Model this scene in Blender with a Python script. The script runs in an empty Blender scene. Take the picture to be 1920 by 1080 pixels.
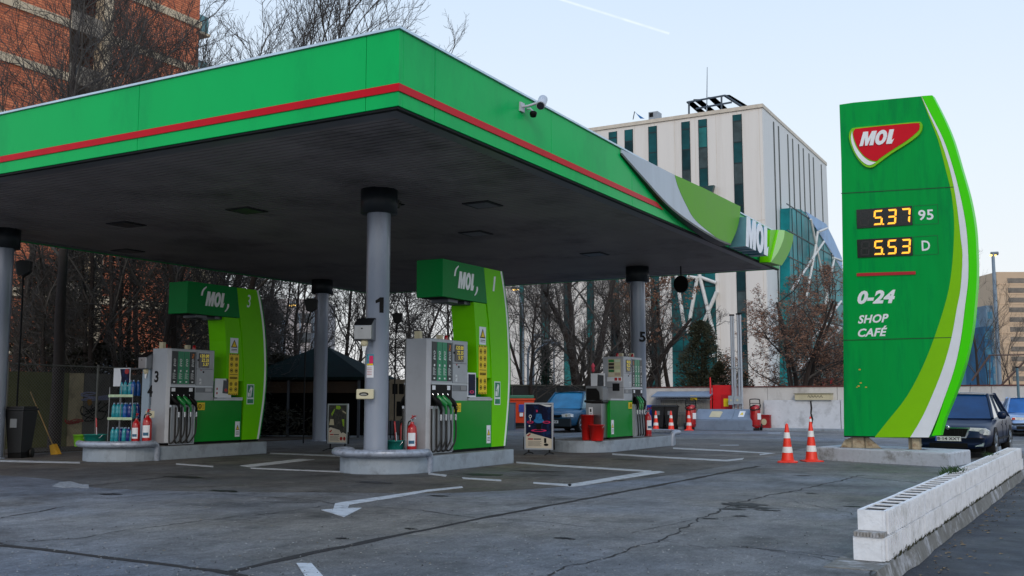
import bpy, math, random
from mathutils import Vector as V, Matrix, geometry
R = math.radians
SC = bpy.context.scene
COL = SC.collection
# ------------------------------------------------------------------ camera
EYE = 1.3; PITCH = math.atan(210/1908.0); YAW = R(29.2); FPX = 1908.0
cd = bpy.data.cameras.new('camera'); cam = bpy.data.objects.new('camera', cd); COL.objects.link(cam)
cam.location = (0, 0, EYE); cam.rotation_euler = (math.pi/2 + PITCH, 0, YAW)
cd.sensor_width = 36; cd.lens = 36*FPX/1920; cd.clip_start = .1; cd.clip_end = 3000
SC.camera = cam
# ------------------------------------------------------------------ sky, sun, exposure
SUN_EL, SUN_AZ = R(30), R(150)          # azimuth clockwise from +Y
w = bpy.data.worlds.new('World'); SC.world = w; w.use_nodes = True
nt = w.node_tree; nt.nodes.clear()
N = nt.nodes.new; L = nt.links.new
sky = N('ShaderNodeTexSky'); sky.sky_type = 'NISHITA'; sky.sun_disc = False
sky.sun_elevation = SUN_EL; sky.sun_rotation = SUN_AZ
sky.air_density = 1.6; sky.dust_density = 4.0; sky.ozone_density = 1.5; sky.altitude = 80
bg = N('ShaderNodeBackground'); bg.inputs[1].default_value = .1
out = N('ShaderNodeOutputWorld')
# thin overcast veil whitening the blue, and one faint contrail
tc = N('ShaderNodeTexCoord')
hsv = N('ShaderNodeHueSaturation'); hsv.inputs['Saturation'].default_value = .7; hsv.inputs['Value'].default_value = 1.0
L(sky.outputs[0], hsv.inputs['Color'])
sepz = N('ShaderNodeSeparateXYZ'); L(tc.outputs['Generated'], sepz.inputs[0])
vr = N('ShaderNodeValToRGB'); vr.color_ramp.elements[0].position = .0; vr.color_ramp.elements[0].color = (.95, .95, .96, 1); vr.color_ramp.elements[1].position = .6; vr.color_ramp.elements[1].color = (.50, .70, 1.0, 1)
ve = vr.color_ramp.elements.new(.22); ve.color = (.80, .89, .98, 1)
L(sepz.outputs[2], vr.inputs[0]); vsc = N('ShaderNodeVectorMath'); vsc.operation = 'SCALE'; vsc.inputs['Scale'].default_value = 10.2; L(vr.outputs[0], vsc.inputs[0])
veil = N('ShaderNodeMixRGB'); veil.inputs[0].default_value = .8; L(vsc.outputs[0], veil.inputs[2])
L(hsv.outputs[0], veil.inputs[1])
def world_dir(px, py):
    fw = V((-math.sin(YAW)*math.cos(PITCH), math.cos(YAW)*math.cos(PITCH), math.sin(PITCH)))
    rt = V((math.cos(YAW), math.sin(YAW), 0)); up = rt.cross(fw)
    return fw + rt*((px-960)/FPX) - up*((py-540)/FPX)
a_, b_ = world_dir(1045, -3).normalized(), world_dir(1255, 63).normalized()
nrm = a_.cross(b_).normalized(); mid = (a_+b_).normalized()
nz = N('ShaderNodeTexNoise'); nz.inputs['Scale'].default_value = 60; L(tc.outputs['Generated'], nz.inputs['Vector'])
def vdot(vec):
    n = N('ShaderNodeVectorMath'); n.operation = 'DOT_PRODUCT'; L(tc.outputs['Generated'], n.inputs[0]); n.inputs[1].default_value = vec; return n.outputs['Value']
def mth(op, a, b=None, clamp=False):
    n = N('ShaderNodeMath'); n.operation = op; n.use_clamp = clamp
    for i, q in enumerate((a, b)):
        if q is None: continue
        if isinstance(q, (int, float)): n.inputs[i].default_value = q
        else: L(q, n.inputs[i])
    return n.outputs[0]
da = mth('ABSOLUTE', vdot(nrm))
streak = mth('SUBTRACT', 1.0, mth('DIVIDE', da, .0016), True)
along = mth('GREATER_THAN', vdot(mid), math.cos(a_.angle(b_)/2))
cm = mth('MULTIPLY', mth('MULTIPLY', mth('MULTIPLY', streak, along), nz.outputs[0]), .42, True)
ct = N('ShaderNodeMixRGB'); L(cm, ct.inputs[0]); L(veil.outputs[0], ct.inputs[1]); ct.inputs[2].default_value = (13, 13, 13, 1)
L(ct.outputs[0], bg.inputs[0]); L(bg.outputs[0], out.inputs[0])
sd = bpy.data.lights.new('sun', 'SUN'); sun = bpy.data.objects.new('sun', sd); COL.objects.link(sun)
sd.energy = .7; sd.angle = R(14); sd.color = (1, .86, .7)
sv = V((math.sin(SUN_AZ)*math.cos(SUN_EL), math.cos(SUN_AZ)*math.cos(SUN_EL), math.sin(SUN_EL)))
sun.rotation_euler = sv.to_track_quat('Z', 'Y').to_euler()
SC.view_settings.view_transform = 'Standard'; SC.view_settings.look = 'None'
SC.view_settings.exposure = 0.18; SC.view_settings.gamma = 1
SC.render.engine = 'CYCLES'

# ------------------------------------------------------------------ surveying helpers (photo pixel -> real point on a known plane)
def G(px, py, h=0.0):
    d = world_dir(px, py); t = (h-EYE)/d.z; return V((0, 0, EYE)) + d*t
def DP(px, py, dep):                      # at a distance along the viewing heading
    d = world_dir(px, py); k = d.dot(V((-math.sin(YAW), math.cos(YAW), 0))); return V((0, 0, EYE)) + d*(dep/k)
class Fr:                                 # a vertical working plane: u to the viewer's right, v up, n out
    def __init__(s, o, u, n=None, v=(0, 0, 1)):
        s.o = V(o); s.u = V(u).normalized(); s.v = V(v).normalized(); s.n = V(n).normalized() if n else s.u.cross(s.v)
    def p(s, a, b, c=0): return s.o + s.u*a + s.v*b + s.n*c
    def px(s, pts):
        r = []
        for x, y in pts:
            d = world_dir(x, y); e = V((0, 0, EYE)); t = (s.o-e).dot(s.n)/d.dot(s.n); q = e+d*t-s.o
            r.append((q.dot(s.u), q.dot(s.v)))
        return r

# ------------------------------------------------------------------ materials
def srgb(h):
    h = h.lstrip('#'); c = [int(h[i:i+2], 16)/255 for i in (0, 2, 4)]
    return tuple(x/12.92 if x <= .04045 else ((x+.055)/1.055)**2.4 for x in c)
MATS = {}
def mat(name, col, rough=.5, metal=0., var=.12, vs=3., bump=0., bs=40., coat=0., emit=0., spec=.5, stretch=(1, 1, 1), dirt=None, alpha=None):
    if name in MATS: return MATS[name]
    if isinstance(col, str): col = srgb(col)
    m = bpy.data.materials.new(name); m.use_nodes = True; t = m.node_tree; p = t.nodes['Principled BSDF']
    p.inputs['Roughness'].default_value = rough; p.inputs['Metallic'].default_value = metal
    p.inputs['Specular IOR Level'].default_value = spec
    if coat: p.inputs['Coat Weight'].default_value = coat; p.inputs['Coat Roughness'].default_value = .06
    tcn = t.nodes.new('ShaderNodeTexCoord'); mp = t.nodes.new('ShaderNodeMapping'); mp.inputs['Scale'].default_value = stretch
    t.links.new(tcn.outputs['Object'], mp.inputs[0])
    n = t.nodes.new('ShaderNodeTexNoise'); n.inputs['Scale'].default_value = vs; n.inputs['Detail'].default_value = 5; n.inputs['Roughness'].default_value = .6
    t.links.new(mp.outputs[0], n.inputs['Vector'])
    r = t.nodes.new('ShaderNodeValToRGB'); r.color_ramp.elements[0].position = .3; r.color_ramp.elements[1].position = .7
    r.color_ramp.elements[0].color = tuple(max(0, c*(1-var)) for c in col)+(1,)
    r.color_ramp.elements[1].color = tuple(min(1, c*(1+var)) for c in col)+(1,)
    t.links.new(n.outputs[0], r.inputs[0]); src = r.outputs[0]
    if dirt:                               # (colour, amount, scale)
        dc, da_, ds = dirt
        n2 = t.nodes.new('ShaderNodeTexNoise'); n2.inputs['Scale'].default_value = ds; n2.inputs['Detail'].default_value = 8; n2.inputs['Roughness'].default_value = .7
        t.links.new(mp.outputs[0], n2.inputs['Vector'])
        r2 = t.nodes.new('ShaderNodeValToRGB'); r2.color_ramp.elements[0].position = .5; r2.color_ramp.elements[1].position = .68
        r2.color_ramp.elements[1].color = (da_,)*3+(1,)
        t.links.new(n2.outputs[0], r2.inputs[0])
        mx = t.nodes.new('ShaderNodeMixRGB'); t.links.new(r2.outputs[0], mx.inputs[0]); t.links.new(src, mx.inputs[1])
        mx.inputs[2].default_value = (srgb(dc) if isinstance(dc, str) else dc)+(1,); src = mx.outputs[0]
    t.links.new(src, p.inputs['Base Color'])
    rv = t.nodes.new('ShaderNodeMapRange'); rv.inputs[3].default_value = max(.02, rough*.85); rv.inputs[4].default_value = min(1, rough*1.18)
    t.links.new(n.outputs[0], rv.inputs[0]); t.links.new(rv.outputs[0], p.inputs['Roughness'])
    if emit:
        p.inputs['Emission Color'].default_value = tuple(col)+(1,); p.inputs['Emission Strength'].default_value = emit
    if bump:
        nb = t.nodes.new('ShaderNodeTexNoise'); nb.inputs['Scale'].default_value = bs; nb.inputs['Detail'].default_value = 6
        t.links.new(mp.outputs[0], nb.inputs['Vector'])
        b = t.nodes.new('ShaderNodeBump'); b.inputs['Strength'].default_value = bump; b.inputs['Distance'].default_value = .02
        t.links.new(nb.outputs[0], b.inputs['Height']); t.links.new(b.outputs[0], p.inputs['Normal'])
    MATS[name] = m; return m

def asphalt(name, base, patch=.25, stain=.5, seed=0., warm=(1, 1, 1)):
    m = bpy.data.materials.new(name); m.use_nodes = True; t = m.node_tree; p = t.nodes['Principled BSDF']
    def nd(k, **kw):
        n = t.nodes.new(k)
        for a, b in kw.items(): n.inputs[a].default_value = b
        return n
    tcn = nd('ShaderNodeTexCoord'); mp = nd('ShaderNodeMapping', Location=(seed, seed*2, 0)); t.links.new(tcn.outputs['Object'], mp.inputs[0])
    def noise(s, d=6, ro=.6, sc=None):
        n = nd('ShaderNodeTexNoise', Scale=s, Detail=d, Roughness=ro)
        if sc:
            q = nd('ShaderNodeMapping', Scale=sc); t.links.new(mp.outputs[0], q.inputs[0]); t.links.new(q.outputs[0], n.inputs['Vector'])
        else: t.links.new(mp.outputs[0], n.inputs['Vector'])
        return n.outputs[0]
    def ramp(i, a, b, c0, c1):
        r = nd('ShaderNodeMapRange'); t.links.new(i, r.inputs[0])
        for k, x in zip((1, 2, 3, 4), (a, b, c0, c1)): r.inputs[k].default_value = x
        return r.outputs[0]
    def mul(a, b):
        r = t.nodes.new('ShaderNodeMath'); r.operation = 'MULTIPLY'; t.links.new(a, r.inputs[0]); t.links.new(b, r.inputs[1]); return r.outputs[0]
    a = ramp(noise(.22, 4, .55), .35, .65, 1-patch, 1+patch)
    b = ramp(noise(1.7, 9, .76, (1, .6, 1)), .32, .68, .62, 1.36)
    c = ramp(noise(140, 3, .8), .25, .75, .55, 1.5)
    d = ramp(noise(.7, 9, .74), .52, .68, 1, 1-stain)
    e = mul(ramp(noise(7, 6, .7), .62, .72, 1, .55), mul(ramp(noise(38, 5, .85), .35, .65, .5, 1.5), ramp(noise(11, 6, .8, (1, .5, 1)), .35, .65, .74, 1.26)))
    f = mul(mul(mul(a, b), mul(c, d)), e)
    bc = nd('ShaderNodeMixRGB'); bc.blend_type = 'MULTIPLY'; bc.inputs[0].default_value = 1
    hv = nd('ShaderNodeMixRGB'); t.links.new(ramp(noise(.16, 3), .38, .62, 0, 1), hv.inputs[0])
    hv.inputs[1].default_value = (base[0]*1.12, base[1]*1.02, base[2]*.86, 1); hv.inputs[2].default_value = (base[0]*.9, base[1]*.99, base[2]*1.12, 1); t.links.new(hv.outputs[0], bc.inputs[1])
    cmb = nd('ShaderNodeCombineColor')
    for i in range(3): t.links.new(f, cmb.inputs[i])
    t.links.new(cmb.outputs[0], bc.inputs[2]); t.links.new(bc.outputs[0], p.inputs['Base Color'])
    t.links.new(ramp(noise(1.5, 6), .3, .7, .5, .85), p.inputs['Roughness'])
    bp = nd('ShaderNodeBump', Strength=.6, Distance=.01); t.links.new(noise(130, 4, .8), bp.inputs['Height'])
    bp2 = nd('ShaderNodeBump', Strength=.5, Distance=.02); t.links.new(noise(3, 7, .7), bp2.inputs['Height']); t.links.new(bp.outputs[0], bp2.inputs['Normal'])
    t.links.new(bp2.outputs[0], p.inputs['Normal'])
    return m

# ------------------------------------------------------------------ mesh builder
def setp(o, label=None, cat=None, group=None, kind=None):
    for k, x in (('label', label), ('category', cat), ('group', group), ('kind', kind)):
        if x: o[k] = x
    return o
def empty(name, label, cat, loc=(0, 0, 0), rz=0., group=None):
    o = bpy.data.objects.new(name, None); COL.objects.link(o); o.location = loc; o.rotation_euler = (0, 0, rz); o.empty_display_size = .2
    return setp(o, label, cat, group)
def copy_tree(o, parent=None):
    c = o.copy(); COL.objects.link(c); c.parent = parent
    for ch in list(KIDS.get(o.name, [])):
        d = copy_tree(ch, c); KIDS.setdefault(c.name, []).append(d)
    return c
KIDS = {}
def wmat(o):
    m = Matrix.LocRotScale(o.location, o.rotation_euler, o.scale)
    return wmat(o.parent) @ m if o.parent else m
class MB:
    def __init__(s): s.v = []; s.f = []; s.m = []; s.mi = 0; s.sm = []
        
    def add(s, vs, fs, smooth=False):
        n = len(s.v); s.v += [tuple(x) for x in vs]; s.f += [tuple(i+n for i in f) for f in fs]
        s.m += [s.mi]*len(fs); s.sm += [smooth]*len(fs); return s
    def mt(s, i): s.mi = i; return s
    def box(s, x0, x1, y0, y1, z0, z1):
        s.add([(x, y, z) for z in (z0, z1) for x, y in ((x0, y0), (x1, y0), (x1, y1), (x0, y1))],
              [(3, 2, 1, 0), (4, 5, 6, 7), (0, 1, 5, 4), (1, 2, 6, 5), (2, 3, 7, 6), (3, 0, 4, 7)]); return s
    def fbox(s, fr, u0, u1, v0, v1, c0, c1):
        P = [fr.p(a, b, c) for c in (c0, c1) for a, b in ((u0, v0), (u1, v0), (u1, v1), (u0, v1))]
        return s.add(P, [(3, 2, 1, 0), (4, 5, 6, 7), (0, 1, 5, 4), (1, 2, 6, 5), (2, 3, 7, 6), (3, 0, 4, 7)])
    def poly(s, fr, pts, c0, c1, smooth=False):          # prism of a (concave) outline
        ar = sum(pts[i][0]*pts[(i+1) % len(pts)][1]-pts[(i+1) % len(pts)][0]*pts[i][1] for i in range(len(pts)))
        if ar < 0: pts = pts[::-1]
        n = len(pts); P = [fr.p(a, b, c0) for a, b in pts]+[fr.p(a, b, c1) for a, b in pts]
        tri = geometry.tessellate_polygon([[V((a, b, 0)) for a, b in pts]])
        F = []
        for t in tri:
            a, b, c = [pts[i] for i in t]
            if (b[0]-a[0])*(c[1]-a[1])-(c[0]-a[0])*(b[1]-a[1]) < 0: t = (t[0], t[2], t[1])
            F.append(tuple(i+n for i in t)); F.append(tuple(reversed(t)))
        s.add(P, F); k = len(s.v)-2*n
        s.f += [(k+i, k+(i+1) % n, k+n+(i+1) % n, k+n+i) for i in range(n)]; s.m += [s.mi]*n; s.sm += [smooth]*n
        return s
    def ring(s, fr, outer, inner, c0, c1):               # band between two outlines of equal length
        n = len(outer)
        P = [fr.p(a, b, c) for c in (c0, c1) for q in (outer, inner) for a, b in q]
        F = []
        for i in range(n):
            j = (i+1) % n
            F += [(2*n+i, 2*n+j, 3*n+j, 3*n+i), (i, n+i, n+j, j), (i, j, 2*n+j, 2*n+i), (n+j, n+i, 3*n+i, 3*n+j)]
        return s.add(P, F)
    def tube(s, pts, rad, sides=8, cap=True, smooth=True):
        pts = [V(p) for p in pts]; n = len(pts)
        if not isinstance(rad, (list, tuple)): rad = [rad]*n
        t0 = (pts[1]-pts[0]).normalized(); a = V((0, 0, 1)) if abs(t0.z) < .9 else V((1, 0, 0)); x = t0.cross(a).normalized()
        vs = []
        for i in range(n):
            t = ((pts[min(i+1, n-1)]-pts[i]).normalized()+(pts[i]-pts[max(i-1, 0)]).normalized())
            t = t.normalized() if t.length > 1e-6 else t0
            x = (x-t*x.dot(t)); x = x.normalized() if x.length > 1e-6 else t.orthogonal().normalized(); y = t.cross(x)
            for k in range(sides):
                an = 2*math.pi*k/sides; vs.append(pts[i]+(x*math.cos(an)+y*math.sin(an))*rad[i])
        fs = [(i*sides+k, i*sides+(k+1) % sides, (i+1)*sides+(k+1) % sides, (i+1)*sides+k) for i in range(n-1) for k in range(sides)]
        s.add(vs, fs, smooth)
        if cap: s.add([vs[k] for k in range(sides)]+[vs[(n-1)*sides+k] for k in range(sides)], [tuple(range(sides-1, -1, -1)), tuple(range(sides, 2*sides))])
        return s
    def lathe(s, prof, c=(0, 0, 0), seg=20, smooth=True, sx=1., sy=1., square=0.):
        vs = []
        for r, z in prof:
            for k in range(seg):
                an = 2*math.pi*k/seg; ca, sa = math.cos(an), math.sin(an)
                q = 1.0
                if square: q = 1+(1/max(abs(ca), abs(sa))-1)*square
                vs.append((c[0]+r*ca*sx*q, c[1]+r*sa*sy*q, c[2]+z))
        n = len(prof)
        fs = [(i*seg+k, i*seg+(k+1) % seg, (i+1)*seg+(k+1) % seg, (i+1)*seg+k) for i in range(n-1) for k in range(seg)]
        s.add(vs, fs, smooth)
        s.add(vs[:seg]+vs[-seg:], [tuple(range(seg-1, -1, -1)), tuple(range(seg, 2*seg))])
        return s
    def build(s, name, mats, parent=None, world=False, bevel=0., label=None, cat=None, group=None, kind=None):
        me = bpy.data.meshes.new(name); me.from_pydata(s.v, [], s.f)
        if not isinstance(mats, (list, tuple)): mats = [mats]
        for m in mats: me.materials.append(m)
        me.polygons.foreach_set('material_index', [min(i, len(mats)-1) for i in s.m]); me.polygons.foreach_set('use_smooth', s.sm); me.update()
        o = bpy.data.objects.new(name, me); COL.objects.link(o)
        if parent:
            o.parent = parent; KIDS.setdefault(parent.name, []).append(o)
            if world: me.transform(wmat(parent).inverted())
        elif world is not True and world:                # origin given
            me.transform(Matrix.Translation(-V(world))); o.location = world
        if bevel:
            b = o.modifiers.new('bevel', 'BEVEL'); b.width = bevel; b.segments = 2; b.limit_method = 'ANGLE'; b.angle_limit = R(40); b.harden_normals = False
        return setp(o, label, cat, group, kind)

TXC = {}
def glyph(s, shear=0., bold=0.):
    k = (s, shear, bold)
    if k in TXC: return TXC[k]
    c = bpy.data.curves.new('t', 'FONT'); c.body = s; c.size = 1; c.shear = shear; c.offset = bold; c.extrude = .01; c.resolution_u = 3; c.space_character = 1.05
    o = bpy.data.objects.new('t', c); COL.objects.link(o); dg = bpy.context.evaluated_depsgraph_get(); dg.update()
    me = bpy.data.meshes.new_from_object(o.evaluated_get(dg))
    vs = [tuple(v.co) for v in me.vertices]; fs = [tuple(p.vertices) for p in me.polygons]
    bpy.data.objects.remove(o); bpy.data.curves.remove(c); bpy.data.meshes.remove(me)
    x0, x1 = min(v[0] for v in vs), max(v[0] for v in vs); y0, y1 = min(v[1] for v in vs), max(v[1] for v in vs)
    vs = [((v[0]-x0)/(x1-x0), (v[1]-y0)/(y1-y0), 1. if v[2] > 0 else 0.) for v in vs]
    TXC[k] = (vs, fs); return TXC[k]
def text(mb, s, fr, u0, u1, v0, v1, c0=.001, c1=.005, shear=0., bold=0., up=False):
    vs, fs = glyph(s, shear, bold)
    if up: P = [fr.p(u1-(u1-u0)*y, v0+(v1-v0)*x, c0+(c1-c0)*z) for x, y, z in vs]
    else: P = [fr.p(u0+(u1-u0)*x, v0+(v1-v0)*y, c0+(c1-c0)*z) for x, y, z in vs]
    return mb.add(P, fs)
def ell(cx, cy, rx, ry, n=24, a0=0, a1=360, sh=0.):
    q = []
    for i in range(n):
        a = R(a0+(a1-a0)*i/(n if a1-a0 == 360 else n-1)); x, y = rx*math.cos(a), ry*math.sin(a); q.append((cx+x+sh*y, cy+y))
    return q
def wordmark(mb, fr, u0, u1, v0, v1, c0, c1, slant=.22):
    # three heavy slanted capitals M O L; unit drawing 2.1 wide
    W = 2.2+slant; T = lambda x, y: (u0+(x+slant*y)/W*(u1-u0), v0+y*(v1-v0))
    m = [(0, 0), (.04, 1), (.36, 1), (.47, .48), (.62, 1), (.93, 1), (.91, 0), (.66, 0), (.66, .56), (.53, 0), (.38, 0), (.25, .58), (.23, 0)]
    mb.poly(fr, [T(*p) for p in m], c0, c1)
    mb.ring(fr, [T(x, y) for x, y in ell(1.33, .5, .37, .52, 28)], [T(x, y) for x, y in ell(1.33, .5, .14, .26, 28)], c0, c1)
    l = [(1.76, 0), (1.76, 1), (2.05, 1), (2.05, .24), (2.16, .3), (2.2, .34), (2.12, 0)]
    mb.poly(fr, [T(*p) for p in l], c0, c1)
def bez(pts, n=6, closed=False):          # Catmull-Rom smoothing
    q = []; m = len(pts)
    for i in range(m if closed else m-1):
        p0, p1, p2, p3 = [V(pts[(i+k-1) % m] if closed else pts[min(max(i+k-1, 0), m-1)]) for k in range(4)]
        for j in range(n):
            t = j/n; q.append(tuple(.5*((2*p1)+(p2-p0)*t+(2*p0-5*p1+4*p2-p3)*t*t+(3*p1-p0-3*p2+p3)*t**3)))
    if not closed: q.append(tuple(pts[-1]))
    return q
X_ = (0, 1, 0)    # u axis of planes that face +X
Y_ = (1, 0, 0)    # u axis of planes that face -Y
def fx(x, y=0, z=0): return Fr((x, y, z), X_)
def fy(y, x=0, z=0): return Fr((x, y, z), Y_)
# ------------------------------------------------------------------ shared materials
rnd = random.Random(7)
green = mat('panel green', (0, .46, .105), .3, var=.05, vs=.8, spec=.12, bump=.12, bs=.9, dirt=((0, .30, .085), .55, .9), stretch=(1, 1, .4))
dgreen = mat('deep green', (0, .20, .04), .35, var=.06, vs=2, spec=.08)
lime = mat('lime paint', (.15, .60, 0), .35, var=.05, vs=2, spec=.08)
lime2 = mat('olive lime', (.10, .36, .002), .4, var=.06, vs=1.5, spec=.15)
red = mat('stripe red', (.55, .0, .012), .35, var=.08, vs=3, spec=.15)
white = mat('white vinyl', '#e9ecee', .4, var=.05)
silver = mat('silver sheet', '#b4b9c0', .32, metal=.6, var=.08, vs=4, stretch=(1, 1, .1))
steel = mat('brushed steel', '#8d8f92', .3, metal=.9, var=.12, vs=6, stretch=(1, 1, .15))
grey = mat('pump grey', '#a3a7ae', .42, metal=.25, var=.05, vs=2, bump=.03, dirt=('#6d6c6a', .25, 1.5))
bluegrey = mat('pump blue grey', '#92a3b2', .4, metal=.2, var=.05, vs=3)
black = mat('black plastic', '#0a0a0b', .55, var=.2, spec=.2)
rubber = mat('rubber', '#0a0a0a', .55, var=.2)
darkm = mat('dark metal', '#15171a', .6, spec=.2, var=.2)
soffm = mat('soffit metal', (.27, .24, .235), .5, spec=.3, var=.2, vs=.7, dirt=((.02, .02, .02), .5, .5))
colm = mat('column paint', '#9aa3b3', .3, metal=.35, var=.06, vs=2, stretch=(1, 1, .3), dirt=('#75798a', .4, 2))
colcap = mat('column collar paint', '#23292e', .45, var=.1)
curb = mat('painted kerb grey', '#8f9aa6', .6, var=.1, vs=2.5, bump=.25, bs=25, dirt=('#5c5f60', .6, 2.2))
railm = mat('rail paint', '#9fa9ba', .35, metal=.2, var=.08, vs=4, coat=.1, dirt=('#4a4f58', .6, 9))
signw = mat('sign white', '#dfe3ea', .35, var=.03)
amber = mat('amber lamp segment', (1.0, .42, .03), .4, var=.02, emit=1.15)
segoff = mat('unlit segment', '#2a2624', .5, var=.05)
redplastic = mat('red paint', '#a80a10', .3, var=.1, vs=5, coat=.4)
yellow = mat('yellow sign', '#e8c90a', .5, var=.05)
tan = mat('dusty beige', '#c4bb9c', .6, var=.1)
chrome = mat('chrome', '#c8ccd0', .15, metal=1, var=.05)
glassd = mat('dark glass', '#0b141c', .06, var=.1, spec=.8, coat=.5)
linewhite = mat('worn road paint', '#b9bec4', .7, var=.15, vs=12, dirt=('#55585c', .85, 6))
cracktar = mat('tar seam', '#1f1b1b', .8, var=.35, vs=8, bump=.4, bs=30)

# ------------------------------------------------------------------ ground
far = MB().box(-900, 900, -400, 1500, -1.0, -.6)
terr = asphalt('city ground', (.11, .11, .10), seed=3)
far.build('ground', terr, kind='structure')
KX0, KX1 = -1.44, -1.06       # kerb line under the block wall at y=8.6 and y=22
def kx(y): return KX0+(KX1-KX0)*(y-8.6)/13.4
a1 = asphalt('station asphalt', (.140, .143, .153), patch=.3, stain=.65)
fc = MB(); pts = [(-60, -30), (kx(-30), -30), (kx(60), 60), (-60, 60)]
fc.poly(Fr((0, 0, 0), (1, 0, 0), (0, 0, 1), (0, 1, 0)), pts, -.5, 0); fc.build('forecourt', a1, kind='structure')
a2 = asphalt('pavement asphalt', (.020, .026, .040), patch=.2, stain=.2, seed=9)
pv = MB(); pv.poly(Fr((0, 0, 0), (1, 0, 0), (0, 0, 1), (0, 1, 0)), [(kx(-30)+.004, -30), (40, -30), (40, 60), (kx(60)+.004, 60)], -.5, -.14); pv.build('pavement', a2, kind='structure')
GF = Fr((0, 0, 0), (1, 0, 0), (0, 0, 1), (0, 1, 0))
a3 = asphalt('oil and shade asphalt', (.098, .092, .086), patch=.3, stain=.7, seed=4)  # oil browning and the canopy's shade, both put into this darker colour
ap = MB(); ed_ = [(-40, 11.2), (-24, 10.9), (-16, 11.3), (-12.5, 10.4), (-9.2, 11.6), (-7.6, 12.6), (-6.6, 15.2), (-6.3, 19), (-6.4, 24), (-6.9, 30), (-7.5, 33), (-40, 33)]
ap.poly(GF, bez(ed_[:11], 6)+[(-40, 33)], .0005, .0015); ap.build('oily_shaded_apron', a3, kind='structure')
def strip(pts, wd, z=.004, wob=0.):
    m = MB(); pts = [V((p[0], p[1])) for p in pts]; Lh = []; Rh = []
    for i, p in enumerate(pts):
        t = (pts[min(i+1, len(pts)-1)]-pts[max(i-1, 0)]).normalized(); n = V((-t.y, t.x))
        w_ = wd[i] if isinstance(wd, list) else wd
        a = w_/2*(1+rnd.uniform(-wob, wob)); b = w_/2*(1+rnd.uniform(-wob, wob))
        Lh.append((*(p+n*a), z)); Rh.append((*(p-n*b), z))
    k = len(pts); m.add(Lh+Rh, [(k+i, k+i+1, i+1, i) for i in range(k-1)]); return m
def wig(a, b, n, amp):
    a = V((a[0], a[1])); b = V((b[0], b[1])); t = (b-a).normalized(); nn = V((-t.y, t.x)); o = 0; q = []
    for i in range(n+1):
        o = o*.75+rnd.uniform(-amp, amp); q.append(a.lerp(b, i/n)+nn*o)
    return q
def wigp(P, amp, step=.25):
    q = []
    for a, b in zip(P, P[1:]):
        a = V((a[0], a[1])); b = V((b[0], b[1])); n = max(2, int((b-a).length/step)); w_ = wig(a, b, n, amp); q += w_[:-1]
    return q+[V((P[-1][0], P[-1][1]))]
g2 = lambda x, y: tuple(G(x, y))[:2]
for P, wd in (([g2(0, 1022), g2(200, 1045), g2(400, 1070), g2(520, 1092)], .09), ([g2(430, 1073), g2(580, 1038), g2(903, 972), g2(1240, 909), g2(1423, 874)], .1), ([g2(-300, 985), g2(0, 1020)], .09)):
    strip(wigp(P, .006), wd, .003, .45).build('tar_seam', cracktar, kind='structure')
cr = [([(0, 972), (120, 950)], .03), ([(50, 1016), (150, 1010), (240, 994), (380, 976), (520, 962), (600, 950)], .022), ([(430, 928), (560, 936), (650, 947)], .02),
      ([(700, 951), (800, 958), (890, 971)], .02), ([(1030, 1080), (1055, 1063), (1110, 1055), (1150, 1040), (1200, 1023), (1240, 1014), (1330, 965)], .022),
      ([(1330, 965), (1380, 945), (1430, 932), (1520, 914), (1620, 891)], .03), ([(1240, 1014), (1320, 1028), (1400, 1025), (1480, 1038), (1600, 1057)], .014),
      ([(940, 972), (1030, 980), (1160, 993)], .012), ([(1490, 940), (1600, 965), (1680, 985)], .012), ([(1380, 1026), (1500, 1036), (1605, 1050), (1640, 1064), (1640, 1085)], .018),
      ([(160, 912), (330, 893), (480, 880)], .03), ([(1180, 1000), (1300, 975), (1400, 968)], .01), ([(1590, 893), (1700, 903), (1745, 908)], .03), ([(200, 935), (330, 925), (430, 928)], .02)]
for P, wd in cr:
    strip(wigp([g2(*p) for p in P], .026, .08), wd*.72, .005, .8).build('pavement_crack', cracktar, kind='structure')
oil = mat('oil stain', '#1b1b1d', .5, var=.5, vs=9, spec=.3)
def blot(px, py, rx, ry, seed):
    r_ = random.Random(seed); c = G(px, py); m = MB(); n = 26; vs = [(c.x, c.y, .006)]
    for i in range(n):
        k = r_.uniform(.45, 1.1); vs.append((c.x+math.cos(i/n*6.283)*rx*k, c.y+math.sin(i/n*6.283)*ry*k, .006))
    m.add(vs, [(0, 1+i, 1+(i+1) % n) for i in range(n)]); m.build('oil_stain', oil, kind='structure')
for i, q in enumerate(((1395, 946, .32, .22), (1412, 952, .35, .12), (1372, 955, .16, .12), (1440, 957, .22, .08), (1390, 968, .12, .07), (1330, 973, .12, .05), (770, 992, .09, .05), (1600, 950, .18, .06), (1520, 925, .12, .07), (1505, 892, .2, .09), (420, 921, .3, .12), (210, 927, .2, .12), (700, 905, .4, .2), (900, 890, .5, .25), (1010, 884, .6, .2), (1240, 850, .7, .5), (1180, 862, .4, .2), (560, 880, .5, .2), (350, 895, .5, .2), (820, 930, .2, .1), (1140, 900, .3, .12), (640, 1010, .1, .05), (1060, 1010, .12, .06))): blot(*q, i)
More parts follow.
